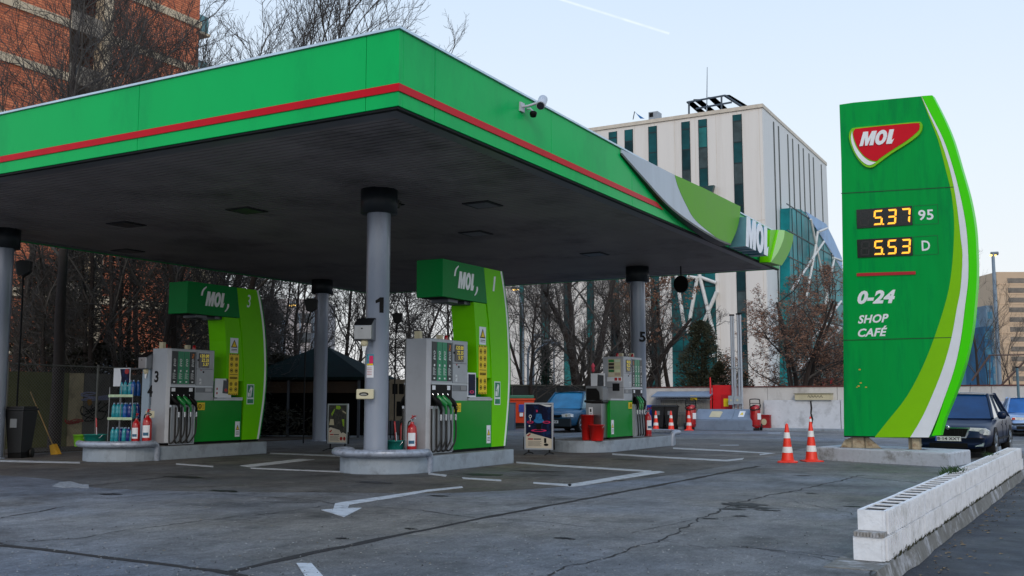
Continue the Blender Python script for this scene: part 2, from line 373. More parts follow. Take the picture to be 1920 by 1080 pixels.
# painted lines
def quadline(P, name='painted_line'):
    m = MB(); m.poly(GF, [g2(*p) for p in P], .001, .007); m.build(name, linewhite, kind='structure')
quadline([(1067, 912.6), (1085, 911.5), (1246, 885.6), (1236, 884), (1212, 884.5), (1064, 909)])
quadline([(866, 895.4), (940, 900), (940, 902.6), (868, 898)]); quadline([(1000, 904.6), (1072, 908.6), (1070, 912.4), (1000, 907)])
quadline([(968, 866), (1040, 871.6), (1222, 883), (1212, 885), (1040, 874.6), (968, 868.5)])
quadline([(1148, 850.5), (1240, 856.3), (1362, 862.6), (1395, 859), (1392, 861.8), (1364, 865.4), (1240, 859), (1148, 853)])
quadline([(1262, 839.6), (1350, 843.6), (1453, 850), (1425, 853.6), (1424, 851.8), (1438, 850.5), (1350, 846), (1262, 842)])
quadline([(803, 887), (838, 891), (836, 894), (803, 889.6)])
quadline([(506, 849), (640, 854), (640, 856.4), (506, 851)]); quadline([(450, 873.5), (560, 861), (590, 862), (470, 876.2)])
quadline([(330, 869), (400, 874), (400, 876), (330, 871)]); quadline([(470, 877), (690, 886), (690, 888), (470, 879)])
quadline([(0, 863), (150, 866.5), (150, 869), (0, 866)]); quadline([(556, 1057), (584, 1057), (606, 1082), (572, 1082)])
quadline([(602, 956.5), (625, 955), (628, 945), (640, 942.5), (720, 931), (800, 919), (866, 912.5), (868, 914.8), (800, 922.4), (735, 934), (655, 946.5), (652, 953), (678, 953), (645, 970)], 'painted_arrow')
linewhite = mat('nearly worn off paint', '#8f949b', .8, var=.2, vs=12, dirt=('#4c4d50', .95, 11))
quadline([(98, 912), (112, 904.5), (132, 903), (150, 908), (166, 909), (167, 916), (140, 914), (120, 915)], 'painted_arrow')
quadline([(1440, 811), (1465, 811), (1462, 813.5), (1440, 813.5)]); quadline([(1350, 834), (1385, 834), (1385, 836), (1350, 836)])
# light kerb apron along the back wall
MB().box(-19, 5.5, 43.9, 44.75, 0, .09).build('kerb_strip', curb, kind='structure')
MB().box(-40, -22.6, 10, 60, 0, .03).build('soil_bed', mat('bare soil', '#3a3128', .95, var=.4, vs=2, bump=.8, bs=12, dirt=('#5b4a35', .8, 3)), kind='structure')

for nme, colr, n_, lab_ in (('grit', '#8b8c8c', 1500, 'pale grit and tiny stones scattered over the forecourt'), ('debris', '#2a2624', 420, 'dark crumbs and specks scattered over the forecourt')):
    m = MB(); q_ = random.Random(len(nme))
    for i in range(n_):
        p = G(q_.uniform(-60, 1700), 900+190*q_.random()**.8); a = q_.uniform(0, 6.28); s_ = q_.uniform(.004, .013)*(1.0 if nme == 'debris' else .9)
        if p.x > kx(p.y)-.45: continue
        m.add([(p.x+s_*math.cos(a), p.y+s_*math.sin(a), .007), (p.x-s_*math.sin(a), p.y+s_*math.cos(a), .007), (p.x-s_*math.cos(a), p.y-s_*math.sin(a), .007), (p.x, p.y, .007+s_*.6)], [(0, 1, 3), (1, 2, 3), (2, 0, 3)])
    setp(m.build(nme, mat(nme+' stone', colr, .9, var=.4, vs=20)), lab_, 'grit', kind='stuff')
# ------------------------------------------------------------------ block wall on its kerb
blk = mat('whitewashed block', '#dfe1e5', .8, var=.08, vs=6, bump=.6, bs=16, dirt=('#9a9a96', .45, 4))
kerbm = mat('flaking kerb concrete', '#6b6a66', .85, var=.3, vs=5, bump=.7, bs=14, dirt=('#c9ccd4', .7, 3.1))
wy0, wy1 = 8.72, 21.75; ang = math.atan2(KX1-KX0, 13.4)
bwall = empty('block_wall', 'low whitewashed wall of hollow blocks along the pavement edge', 'wall', (KX0, wy0, 0), -ang)
def blocks(mb, y0, y1, z0, z1, x0, x1, bl=.6):
    y = y0; i = 0
    while y < y1-.05:
        e = min(y+bl, y1); j = rnd.uniform(-.004, .004)
        A, B, w_ = x0+j, x1+j, .03
        # hollow block: outer ring with cross web, ribbed outside face
        mb.box(A, A+w_, y+.003, e-.003, z0, z1); mb.box(A+w_, B-w_, y+.003, y+w_, z0, z1); mb.box(A+w_, B-w_, (y+e)/2-.014, (y+e)/2+.014, z0, z1); mb.box(A+w_, B-w_, e-w_, e-.003, z0, z1)
        n = 14; s_ = (e-y)/n
        for k in range(n):
            mb.box(B-w_+.001, B+(.013 if k % 2 else -.008), y+k*s_+.004, y+(k+1)*s_-.004, z0+.002, z1-.002)
        y = e; i += 1
m = MB(); blocks(m, .0, 13.0, .012, .2, -.262, -.012); m.build('lower_course', blk, bwall)
m = MB(); blocks(m, .14, 12.95, .206, .4, -.25, -.024); m.build('upper_course', blk, bwall); MB().box(-.235, -.04, .16, 12.92, .2, .389).build('soil_fill', mat('cell soil', '#2a2522', .95, var=.5, vs=14, bump=.8, bs=30), bwall)
m = MB()
for k in range(9): m.box(-.25+k*.025, -.25+k*.025+.018, -.012, .001, .2, .235)
m.box(-.255, -.02, 0, .135, .2, .238); m.build('end_brick', mat('bare brick end', '#8d8984', .85, var=.25, vs=12, dirt=('#d5d8e0', .8, 8)), bwall)
tuft = mat('grass green', '#27431a', .9, var=.4, vs=30)
def grass(c, n, rx, ry, h, seed, name='grass', lab='tuft of grass growing out of a hollow block'):
    r_ = random.Random(seed); m = MB()
    for i in range(n):
        x, y = c[0]+r_.gauss(0, rx), c[1]+r_.gauss(0, ry); a = r_.uniform(0, 6.28); hh = h*r_.uniform(.4, 1.2); l = r_.uniform(.2, .7)*hh; dx, dy = math.cos(a), math.sin(a); w_ = .006
        m.add([(x-dy*w_, y+dx*w_, c[2]), (x+dy*w_, y-dx*w_, c[2]), (x+dx*l*.5, y+dy*l*.5, c[2]+hh*.7), (x+dx*l, y+dy*l, c[2]+hh)], [(0, 1, 2), (0, 2, 3)])
    return setp(m.build(name, tuft), lab, 'grass', kind='stuff')
c = G(1785, 885, .39); grass((c.x, c.y, .3), 260, .05, .28, .14, 1, lab='tuft of green grass growing from the top of the block wall')
c = G(1860, 853, .39); grass((c.x, c.y, .3), 120, .05, .3, .12, 2, lab='sparse grass at the far end of the block wall')
r_ = random.Random(5); m = MB()
for i in range(420):
    y = r_.uniform(8.9, 21); x = kx(y)-.015+r_.uniform(-.01, .03); hh = r_.uniform(.015, .05); m.add([(x, y-.015, .01), (x+.01, y+.02, .01), (x+.02, y, .01+hh)], [(0, 1, 2)])
setp(m.build('moss', mat('moss', '#3a3a20', .9, var=.4, vs=20)), 'line of moss and weeds along the foot of the block wall', 'moss', kind='stuff')
m = MB(); ys = [8.3+i*.35 for i in range(42)]
vs = []; 
for y in ys:
    x = kx(y); j = r_.uniform(-.012, .012); vs += [(x-.4, y, .008), (x+.01+j, y, .008), (x+.05+j*1.5, y, -.136), (x-.4, y, -.2)]
m.add(vs, [(4*i+k, 4*i+k+1, 4*i+5+k, 4*i+4+k) for i in range(len(ys)-1) for k in range(3)]+[(3, 2, 1, 0)])
m.build('kerb', kerbm, kind='structure')
# scattered leaves on the pavement
m = MB()
for i in range(240):
    y = r_.uniform(8.5, 24); x = kx(y)+.1+abs(r_.gauss(0, .22)) if r_.random() < .8 else r_.uniform(-1.2, 1); a = r_.uniform(0, 6.28); s_ = r_.uniform(.012, .035); z = -.134
    m.add([(x+s_*math.cos(a), y+s_*math.sin(a), z), (x-s_*.5*math.sin(a), y+s_*.5*math.cos(a), z+.008), (x-s_*math.cos(a), y-s_*math.sin(a), z), (x+s_*.5*math.sin(a), y-s_*.5*math.cos(a), z+.004)], [(0, 1, 2, 3)])
for i in range(70):
    p = G(r_.uniform(100, 1560), r_.uniform(930, 1075)); a = r_.uniform(0, 6.28); s_ = r_.uniform(.006, .014); x, y, z = p.x, p.y, .008
    m.add([(x+s_*math.cos(a), y+s_*math.sin(a), z), (x-s_*math.sin(a), y+s_*math.cos(a), z+.004), (x-s_*math.cos(a), y-s_*math.sin(a), z)], [(0, 1, 2)])
setp(m.build('dead_leaves', mat('dead leaf', '#7d6a4c', .8, var=.4, vs=30)), 'dead leaves and grit scattered on the pavement beside the kerb', 'leaves', kind='stuff')

# ------------------------------------------------------------------ canopy
XL, XR, YF, YB, ZB, ZT = -22.5, -7.65, 10.63, 29.9, 5.14, 6.18
can = empty('fuel_canopy', 'large green and red flat roof on round columns over the fuel pumps', 'canopy', (-15, 20, 0))
def part(m, n, ma, bevel=0., par=None, **k): return m.build(n, ma, par or can, world=True, bevel=bevel, **k)
ys = [YF, 11.49, 15.05, 18.6, 22.2, 25.8, YB]
for a, b in zip(ys, ys[1:]): part(MB().box(XR-.1, XR, a+(.1 if a == YF else .004), b-.004, ZB, ZT), 'fascia_panel', green, .006)
xs = [XR, -8.19, -12.59, -17.0, XL]
for a, b in zip(xs, xs[1:]): part(MB().box(b+.004, a-(.0 if a == XR else .004), YF, YF+.1, ZB, ZT), 'fascia_panel', green, .006)
part(MB().box(XL, XL+.1, YF+.1, YB, ZB, ZT), 'fascia_panel', green); part(MB().box(XL+.1, XR-.1, YB-.1, YB, ZB, ZT), 'fascia_panel', green)
part(MB().box(XL+.1, XR-.1, YF+.1, YB-.1, ZT-.3, ZT-.25), 'roof_deck', soffm)
m = MB(); m.box(XL-.03, XR+.03, YF-.03, YF+.12, ZT+.002, ZT+.035); m.box(XR-.12, XR+.03, YF+.12, YB, ZT+.002, ZT+.035); m.box(XL-.03, XL+.12, YF+.12, YB, ZT+.002, ZT+.035); part(m, 'edge_flashing', mat('pale flashing', '#c3d4e4', .3, metal=.3))
m = MB(); m.box(XR-.02, XR+.02, YF-.02, 19.9, 5.335, 5.44); m.poly(fx(XR), [(19.9, 5.335), (20.3, 5.335), (19.9, 5.44)], -.01, .02); m.box(XL, XR-.02, YF-.02, YF+.02, 5.335, 5.44); part(m, 'red_stripe', red)
m = MB(); m.box(XL+.02, XR-.02, YF+.02, YF+.1, ZB-.03, ZB+.0); m.box(XR-.1, XR-.02, YF+.1, YB, ZB-.03, ZB); part(m, 'drip_edge', darkm)
m = MB(); y = YF+.46
while y < YB-.45: m.box(XL+.4, XR-.4, y, y+.115, ZB+.02, ZB+.05); m.box(XL+.4, XR-.4, y+.115, y+.15, ZB+.055, ZB+.065); y += .15
part(m, 'soffit_slats', soffm)
m = MB(); m.box(XL+.1, XR-.1, YF+.1, YF+.455, ZB+.01, ZB+.04); m.box(XR-.4, XR-.1, YF+.455, YB-.1, ZB+.011, ZB+.04); m.box(XL+.1, XL+.4, YF+.455, YB-.1, ZB+.011, ZB+.04); m.box(XL+.4, XR-.4, YB-.45, YB-.1, ZB+.01, ZB+.04)
part(m, 'soffit_border', mat('soffit border metal', (.16, .165, .18), .4, metal=.1, var=.15, vs=1))
for px, py in ((237, 420), (463, 394), (905, 383), (1115, 476), (892, 437), (240, 470)):
    c = G(px, py, ZB+.02); m = MB(); m.box(c.x-.3, c.x+.3, c.y-.3, c.y+.3, ZB+.0, ZB+.028); rim = part(m, 'ceiling_lamp_frame', mat('lamp frame', '#3c3b3c', .6, spec=.2))
    q = MB().box(c.x-.24, c.x+.24, c.y-.24, c.y+.24, ZB-.006, ZB-.001).build('ceiling_lamp_lens', mat('frosted lens', '#3c3d3f', .3), can, world=True)
COLS = [(-11.2, 15.0, .29, 'front'), (-11.2, 27.55, .29, ''), (-21.35, 25.6, 0, ''), (-21.25, 14.35, 0, '')]
for x, y, z0, k in COLS:
    m = MB(); m.lathe([(.215, z0), (.215, 3.15), (.217, 3.155), (.217, 4.75), (.215, ZB-.3)], (x, y, 0), 36); c_ = part(m, 'column', colm)
    m = MB(); m.lathe([(.2, ZB-.42), (.34, ZB-.42), (.34, ZB+.04), (.2, ZB+.04)], (x, y, 0), 36, smooth=True); part(m, 'column_collar', colcap)
    m = MB(); m.lathe([(.26, z0), (.26, z0+.02), (.22, z0+.03)], (x, y, 0), 24); part(m, 'column_base', railm)
ONE = [(.5, 0), (.5, .7), (.05, .6), (.0, .78), (.55, 1), (1, 1), (1, 0)]
def flatnum(s, cx, cy, r, off, z0, z1, wd):
    a = math.atan2(-cy, -cx)+off; n = V((math.cos(a), math.sin(a), 0)); f = Fr(V((cx, cy, 0))+n*(r+.001), V((-n.y, n.x, 0)), n); m = MB()
    if s == '1': m.poly(f, [(-wd/2+wd*x, z0+(z1-z0)*y) for x, y in ONE], -.02, .004)
    else: text(m, s, f, -wd/2, wd/2, z0, z1, -.03, .004, 0, .03)
    return m
def wraptext(mb, s, cx, cy, r, px, z0, z1, wpx, bold=.03):
    d = V((cx, cy, 0)); e = V((0, 0, 0)); fc_ = math.atan2(e.y-cy, e.x-cx); off = px
    vs, fs = glyph(s, 0, bold); P = []
    for x, y, z in vs:
        a = fc_+off+(x-.5)*wpx/r; P.append((cx+(r+.001+.004*z)*math.cos(a), cy+(r+.001+.004*z)*math.sin(a), z0+(z1-z0)*y))
    mb.add(P, fs)
part(flatnum('1', -11.2, 15.0, .217, .15, 2.87, 3.15, .15), 'column_number', black)
part(flatnum('5', -11.2, 27.55, .217, .62, 2.96, 3.26, .2), 'column_number', black)
# swoosh sign on the fascia
F1 = Fr((XR+.03, 18.1, 0), (.30, 8.0, 0))
def wedge(pts, c1, back=XR+.004):
    m = MB().poly(F1, pts, -.01, c1); n = len(pts); m.v[:n] = [(back, y, z) for x, y, z in m.v[:n]]; return m
top = [(1165, 280), (1176, 285), (1220, 305), (1265, 328)]; bnd = bez([(1265, 328), (1272, 352), (1287, 385), (1305, 414), (1345, 447)], 5)
low = bez([(1370, 457), (1345, 447), (1300, 420), (1252, 383), (1205, 332), (1180, 304), (1165, 287)], 5)
part(wedge(F1.px(top+bnd[1:-1]+[(1345, 447)]+[p for p in low if p[0] < 1340]), 0), 'silver_swoosh', mat('swoosh silver', '#a9b2bf', .3, metal=.35, var=.08, vs=4, stretch=(1, 1, .1)))
right = bez([(1388, 387), (1387, 405), (1381, 432), (1370, 457)], 4)
part(wedge(F1.px(bnd[::-1]+[(1320, 353)]+right+[(1357, 452)]), .004), 'lime_swoosh', lime2)
edge = F1.px([(p[0]-1, p[1]+3) for p in low]); inner = F1.px([(p[0]+.5, p[1]) for p in low])
part(wedge(edge+inner[::-1], .012), 'swoosh_rim', mat('dark rim', '#1d2a22', .4))
F2 = fx(XR+.45); q = F2.px([(1402, 407), (1397, 462), (1444, 430), (1438, 478)])
u0, u1 = (q[0][0]+q[1][0])/2, (q[2][0]+q[3][0])/2; v0, v1 = (q[1][1]+q[3][1])/2, (q[0][1]+q[2][1])/2
m = MB(); wordmark(m, F2, u0-.05, u1+.05, v0, v1, -.012, 0, .1); part(m, 'brand_letters', mat('letter white', '#e6eaf4', .3, var=.02))
m = MB(); wordmark(m, F2, u0-.05, u1+.05, v0, v1, -.44, -.013, .1); part(m, 'letter_side', mat('letter side steel', '#5f8ea0', .35, metal=.3, var=.1))
F3 = fx(XR+.32)
part(MB().poly(F3, F3.px([(1444, 431), (1459, 431), (1452, 460), (1441, 491)]), -.25, 0), 'bright_end_cap', lime)
part(MB().poly(F3, F3.px([(1457, 431), (1468, 432)]+bez([(1468, 432), (1466, 448), (1456, 472), (1442, 492)], 4)[1:]), -.25, .05), 'lime_end_cap', mat('yellow lime', '#7fd800', .35, coat=.3, var=.04))
part(MB().poly(F3, F3.px([(1468, 432), (1486, 440)]+bez([(1485, 442), (1483, 458), (1474, 480), (1463, 498)], 4)+[(1442, 492)]+bez([(1442, 492), (1456, 472), (1466, 448), (1468, 432)], 4)[1:-1]), -.25, .04), 'dark_end_cap', lime2)

# security cameras, floodlights on the canopy (things of their own)
camw = mat('camera housing', '#b9bcc4', .35, var=.05)
p = DP(1016, 190, (G(1000, 214, 0).y if False else 19.0)); f = fx(XR+.35); (u, v), = f.px([(1016, 192)]); c = f.p(u, v)
e = empty('security_camera', 'white bullet camera on a bracket at the canopy edge', 'camera', tuple(c))
dr = V((.25, -.75, -.55)).normalized()
MB().tube([c-dr*.17, c-dr*.15, c+dr*.1, c+dr*.16], [.05, .075, .075, .07], 16).build('housing', camw, e, world=True)
MB().tube([c+dr*.155, c+dr*.175], [.06, .06], 16).build('lens', glassd, e, world=True)
MB().tube([c-dr*.1+V((-.03, 0, -.02)), V((XR+.12, c.y-.05, c.z-.04)), V((XR+.01, c.y-.05, c.z-.04))], .022, 8).fbox(fx(XR), c.y-.12, c.y+.02, c.z-.12, c.z+.03, 0, .03).build('bracket', camw, e, world=True)
f = fx(XR+.12); (u, v), = f.px([(1000, 214)]); c = f.p(u, v)
e = empty('security_camera', 'small dark dome camera under the bullet camera on the green fascia', 'camera', tuple(c))
MB().lathe([(.001, -.06), (.045, -.045), (.06, 0), (.06, .03), (.03, .05)], tuple(c), 16).build('dome', black, e, world=True)
MB().tube([c+V((0, 0, .04)), c+V((-.06, 0, .1)), V((XR+.005, c.y, c.z+.1))], .018, 8).build('bracket', camw, e, world=True)
def flood(px, py, lab, yaw, tilt, s=1.):
    dep = 20.3 if px > 740 else 20; c = DP(px, py, 18.9)
    e = empty('floodlight', lab, 'floodlight', tuple(c), yaw)
    ma = Matrix.Rotation(tilt, 4, 'X')
    def T(m): m.v = [tuple(ma @ V(q)) for q in m.v]; return m
    T(MB().box(-.17*s, .17*s, -.035, .035, -.12*s, .12*s).box(-.13*s, .13*s, .035, .07, -.09*s, .09*s)).build('lamp_head', mat('aged lamp metal', '#55564e', .5, metal=.3), e)
    T(MB().box(-.14*s, .14*s, -.045, -.036, -.1*s, .1*s)).build('lamp_glass', mat('lamp glass', '#7b7d72', .2), e)
    b = e.matrix_world.inverted() if False else None
    MB().tube([(-.19*s, 0, 0), (-.19*s, .12, 0), (.19*s, .12, 0), (.19*s, 0, 0)], .012, 6).tube([(0, .12, 0), (-.1, .2, .08)], .015, 6).build('bracket', darkm, e)
flood(780, 352, 'grey floodlight angled out beside the collar of the front column', R(35), R(-50))
flood(742, 383, 'small floodlight clamped just below the collar of the front column', R(-10), R(-30), .55)
# ------------------------------------------------------------------ pump islands
IZ = .29
def island(y0, y1, xc, near_round, far_round, lab, rail, group='pump islands'):
    e = empty('pump_island', lab, 'pump island', (xc, (y0+y1)/2, 0), group=group)
    h = .85; o = []
    def arc(cy, a0, a1, rx, ry): return [(xc+rx*math.cos(R(a0+(a1-a0)*i/14)), cy+ry*math.sin(R(a0+(a1-a0)*i/14))) for i in range(15)]
    if near_round: o += arc(y0+h, 180, 360, h, h)
    else: o += [(xc-h, y0+.03), (xc-h+.03, y0), (xc+h-.03, y0), (xc+h, y0+.03)]
    if far_round: o += arc(y1-h, 0, 180, h, h)
    else: o += [(xc+h, y1-.03), (xc+h-.03, y1), (xc-h+.03, y1), (xc-h, y1-.03)]
    m = MB().poly(GF, [(a, b) for a, b in o], 0, IZ); m.build('kerb_body', curb, e, world=True, bevel=.012)
    inn = [(xc+(a-xc)*.93, (y0+y1)/2+(b-(y0+y1)/2)*.97) for a, b in o]
    MB().poly(GF, inn, IZ, IZ+.006).build('paved_top', mat('island top', '#6d6e6e', .8, var=.2, vs=4, bump=.3), e, world=True)
    if rail:
        s_ = -1 if rail == 'near' else 1
        cy = y0+h+.02 if rail == 'near' else y1-h-.02
        zz = .37; rr = .95; P = [(xc+rr-.12, cy+s_*-.12, .0), (xc+rr-.1, cy+s_*-.1, zz-.12), (xc+rr-.09, cy-s_*.06, zz-.03), (xc+rr-.06, cy+s_*.06, zz)]
        for i in range(1, 15):
            a = R(i*12); P.append((xc+rr*math.cos(a), cy+s_*rr*math.sin(a), zz))
        P += [(xc-rr+.06, cy+s_*.06, zz), (xc-rr+.09, cy-s_*.06, zz-.03), (xc-rr+.1, cy-s_*.1, zz-.12), (xc-rr+.12, cy-s_*.12, 0)]
        P = bez(P, 3)
        MB().tube(P, .068, 14).build('guard_rail', railm, e, world=True)
        q = MB()
        for a in (178,):
            q.box(xc+rr*math.cos(R(a))-.03, xc+rr*math.cos(R(a))+.03, cy+s_*rr*math.sin(R(a))-.03, cy+s_*rr*math.sin(R(a))+.03, 0, zz-.04)
        q.build('rail_post', railm, e, world=True)
    return e
island(14.5, 18.62, -11.2, True, False, 'grey kerbed island under the front column and pump one', 'near')
island(14.65, 19.05, -18.35, True, False, 'grey kerbed island under the shaded pump three with the bottle rack', 'near')
island(22.95, 28.9, -11.2, True, True, 'grey kerbed island under the far column and pump five', 'far')

# ------------------------------------------------------------------ fuel pumps
scr = mat('pump display', '#0a0c08', .15, var=.1); lcd = mat('display digits', (.75, .6, .05), .5, var=.02, emit=.35)
strg = mat('product strip green', '#0c8158', .4, var=.05); strk = mat('product strip dark', '#20262b', .4, var=.08)
ngreen = mat('nozzle green', '#0c7a35', .35, var=.08, coat=.3); orange = mat('orange print', '#e07a1c', .5)
def nozzle_side(pump, s):
    """s=+1: face toward +X.  local frame: u=+Y seen from +X"""
    def P(x, y, z): return (s*x, y, z)
    for k, (y, mt_) in enumerate(((.13, black), (.30, ngreen), (.47, ngreen), (.64, black))):
        nz_ = MB()
        body = [P(.30, y-.02, 1.09), P(.35, y+.0, 1.02), P(.40, y+.03, .96), P(.42, y+.07, .91)]
        nz_.tube(body, [.035, .052, .056, .045], 10); nz_.tube([P(.41, y+.06, .92), P(.43, y+.085, .82), P(.42, y+.09, .74)], [.035, .026, .024], 8)
        nz_.tube([P(.37, y+.02, .99), P(.45, y+.04, .9), P(.44, y+.08, .8)], .011, 6)
        n = nz_.build('nozzle', mt_, pump)
        MB().tube([P(.25, y-.03, 1.17), P(.31, y-.02, 1.12), P(.33, y-.01, 1.06)], [.013, .014, .016], 8).build('spout', chrome, n)
        MB().tube([P(.42, y+.09, .75), P(.42, y+.09, .63)], .024, 10).build('swivel', chrome, n)
        h = bez([P(.42, y+.09, .63), P(.43, y+.09, .45), P(.43, y+.06, .25), P(.40, y-.03, .1), P(.36, y-.08, .06), P(.33, y-.085, .12), P(.325, y-.085, .5), P(.325, y-.085, .85)], 5)
        MB().tube(h, .017, 8).build('hose', rubber, n)
    return
def face(pump, s, num):
    fr = Fr((s*.3, 0, 0), (0, 1, 0), (s, 0, 0))
    m = MB().fbox(fr, .055, 1.3, 1.30, 1.335, 0, .012).fbox(fr, .055, .775, .02, .05, 0, .02); m.build('trim', silver, pump)
    MB().fbox(fr, .06, .77, .90, 1.30, -.02, .006).build('nozzle_bay', black, pump)
    m = MB()
    for k in range(5): m.fbox(fr, .055+k*.17, .075+k*.17, .05, .9, 0, .05)
    for k in range(4): m.fbox(fr, .08+k*.17, .215+k*.17, .055, .9, -.01, .008)
    m.build('hose_guard', silver, pump)
    m = MB()
    for k in (0, 3): m.fbox(fr, .09+k*.17, .19+k*.17, 1.2, 1.28, .006, .012)
    m.build('bay_label', signw, pump)
    for k in range(4):
        a = .07+k*.177
        st = MB().fbox(fr, a, a+.16, 1.37, 2.1, 0, .01).build('product_strip', strk if k in (0, 3) else strg, pump)
        m = MB(); text(m, 'EVO', fr, a+.05, a+.11, 1.76, 1.93, .011, .013, .2, .01, True)
        m.fbox(fr, a+.06, a+.10, 1.64, 1.68, .011, .012)
        for j in range(9): m.fbox(fr, a+.03, a+.13-.02*(j % 3), 1.48+j*.016, 1.485+j*.016, .0105, .0115)
        m.fbox(fr, a+.055, a+.105, 1.4, 1.43, .011, .012)
        m.build('product_name', white, st)
        if k == 3:
            m = MB(); text(m, 'Plus', fr, a+.05, a+.11, 1.95, 2.06, .011, .013, .2, .02, True); m.build('product_suffix', orange, st)
    sc_ = MB().fbox(fr, .87, 1.18, 1.75, 2.08, 0, .015).build('display', scr, pump)
    m = MB()
    for j, t in enumerate(('120.00', '22.35', '5.37')):
        u1 = 1.16; text(m, t, fr, u1-.044*len(t), u1, 1.985-j*.095, 2.055-j*.095, .016, .018, .1, .0)
    m.build('display_digits', lcd, sc_)
    m = MB().fbox(fr, .80, 1.3, 1.715, 1.722, 0, .004).fbox(fr, .795, .802, 1.34, 2.12, 0, .004); m.build('panel_joint', darkm, pump)
    m = MB().fbox(fr, 1.0, 1.04, 1.63, 1.67, 0, .006).fbox(fr, .83, .85, 1.9, 1.94, .0, .02); m.build('key_lock', black, pump)
    MB().fbox(fr, .93, .955, 1.68, 1.705, 0, .008).build('indicator', redplastic, pump)
    m = MB(); text(m, 'PA FP', fr, .9, .97, 1.37, 1.5, .002, .004, 0, .02, True); m.build('side_lettering', white, pump)
    m = MB().fbox(fr, .8, 1.33, 1.18, 1.29, -.01, .004); m.build('card_slot', mat('slot panel', '#6e7278', .4, metal=.3), pump)
    MB().fbox(fr, 1.08, 1.28, 1.2, 1.28, .005, .012).build('slot_window', steel, pump)
def pump_at(loc, rz, lab, end_plain=True):
    e = empty('fuel_pump', lab, 'fuel pump', loc, rz, 'fuel pumps on the islands')
    w_ = .3
    o = [(-w_, .07), (-w_+.07, 0), (w_-.07, 0), (w_, .07), (w_, 1.35), (-w_, 1.35)]
    MB().poly(GF, [(a, b) for a, b in o], .06, 2.16).build('housing', grey, e, bevel=.012)
    MB().box(-w_+.03, w_-.03, .03, 1.37, .006, .06).build('plinth', black, e)
    MB().box(-w_-.004, w_+.004, .8, 1.355, 1.335, 1.34).build('seam', darkm, e)
    for s in (1, -1): face(e, s, 0); nozzle_side(e, s)
    for y, x in ((.25, -.1), (.95, .05)):
        MB().lathe([(.045, 2.16), (.045, 2.2), (.04, 2.22), (.035, 2.26), (.01, 2.275)], (x, y, 0), 14).build('beacon', mat('red beacon', '#a00d18', .2, coat=.5), e)
    MB().box(-.06, .06, .02, .1, 2.16, 2.3).box(-.05, .05, .75, .84, 2.16, 2.27).build('vent_cap', tan, e)
    # low cabinet beside the nozzles
    c = MB().box(-w_-.012, w_+.012, .80, 2.27, .06, 1.0).build('cabinet', mat('cabinet green', (0, .24, .02), .22, var=.04, coat=.15, spec=.3), e, bevel=.006)
    MB().box(-w_-.025, w_+.025, 1.352, 2.28, 1.002, 1.045).build('cabinet_top', silver, e)
    MB().box(-w_+.03, w_-.03, 1.37, 2.25, .006, .06).build('cabinet_plinth', black, e)
    for s in (1, -1):
        fr = Fr((s*(w_+.012), 0, 0), (0, 1, 0), (s, 0, 0))
        k = MB().fbox(fr, .84, 1.08, .78, .95, 0, .006).build('notice', yellow, e)
        m = MB().ring(fr, ell(.93, .865, .05, .055, 16), ell(.93, .865, .03, .033, 16), .006, .009)
        for j in range(4): m.fbox(fr, 1.0, 1.06, .81+j*.03, .817+j*.03, .006, .008)
        m.fbox(fr, .91, .95, .86, .87, .006, .009); m.build('notice_print', black, k)
        k = MB().fbox(fr, 2.07, 2.22, .14, .5, 0, .005).build('warning_label', signw, e)
        MB().poly(fr, [(2.085, .3), (2.205, .3), (2.145, .42)], .005, .007).build('triangle_border', black, k)
        MB().poly(fr, [(2.105, .312), (2.185, .312), (2.145, .395)], .007, .009).build('triangle', yellow, k)
        MB().fbox(fr, 2.09, 2.2, .19, .2, .005, .007).fbox(fr, 2.09, 2.2, .22, .23, .005, .007).fbox(fr, 2.1, 2.19, .25, .26, .005, .007).build('small_print', black, k)
        MB().lathe([(.02, -.01), (.02, .01)], (0, 0, 0), 10).build('knob', black, e)
        KIDS[e.name][-1].location = (s*w_, 2.18, .88); KIDS[e.name][-1].rotation_euler = (0, math.pi/2, 0)
    return e
p1 = pump_at((-10.9, 15.82, IZ), 0, 'silver fuel pump with green and black nozzles behind the front column numbered 1')
p3 = copy_tree(p1); p3.location = (-18.02, 16.08, IZ); p3['label'] = 'shaded fuel pump beside the bottle rack, numbered 4 on its end'
p5 = copy_tree(p1); p5.location = (-10.9, 26.37, IZ); p5.rotation_euler = (0, 0, math.pi); p5['label'] = 'fuel pump with price stickers in front of the far column numbered 5'
def kid(o, m, n, ma, **k):
    r = m.build(n, ma, o, world=True, **k); return r
# end face numbers on pump three
f3 = fy(16.08, -18.3, IZ)
m = MB(); text(m, '4', f3, -.08, .09, 1.08, 1.34, .001, .004, 0, .03); text(m, '3', f3, .13, .26, 1.4, 1.66, .001, .004, 0, .03); kid(p3, m, 'end_number', black)
kid(p3, MB().box(-18.56, -18.325, 16.081, 16.7, IZ, IZ+2.0), 'end_cover', bluegrey)
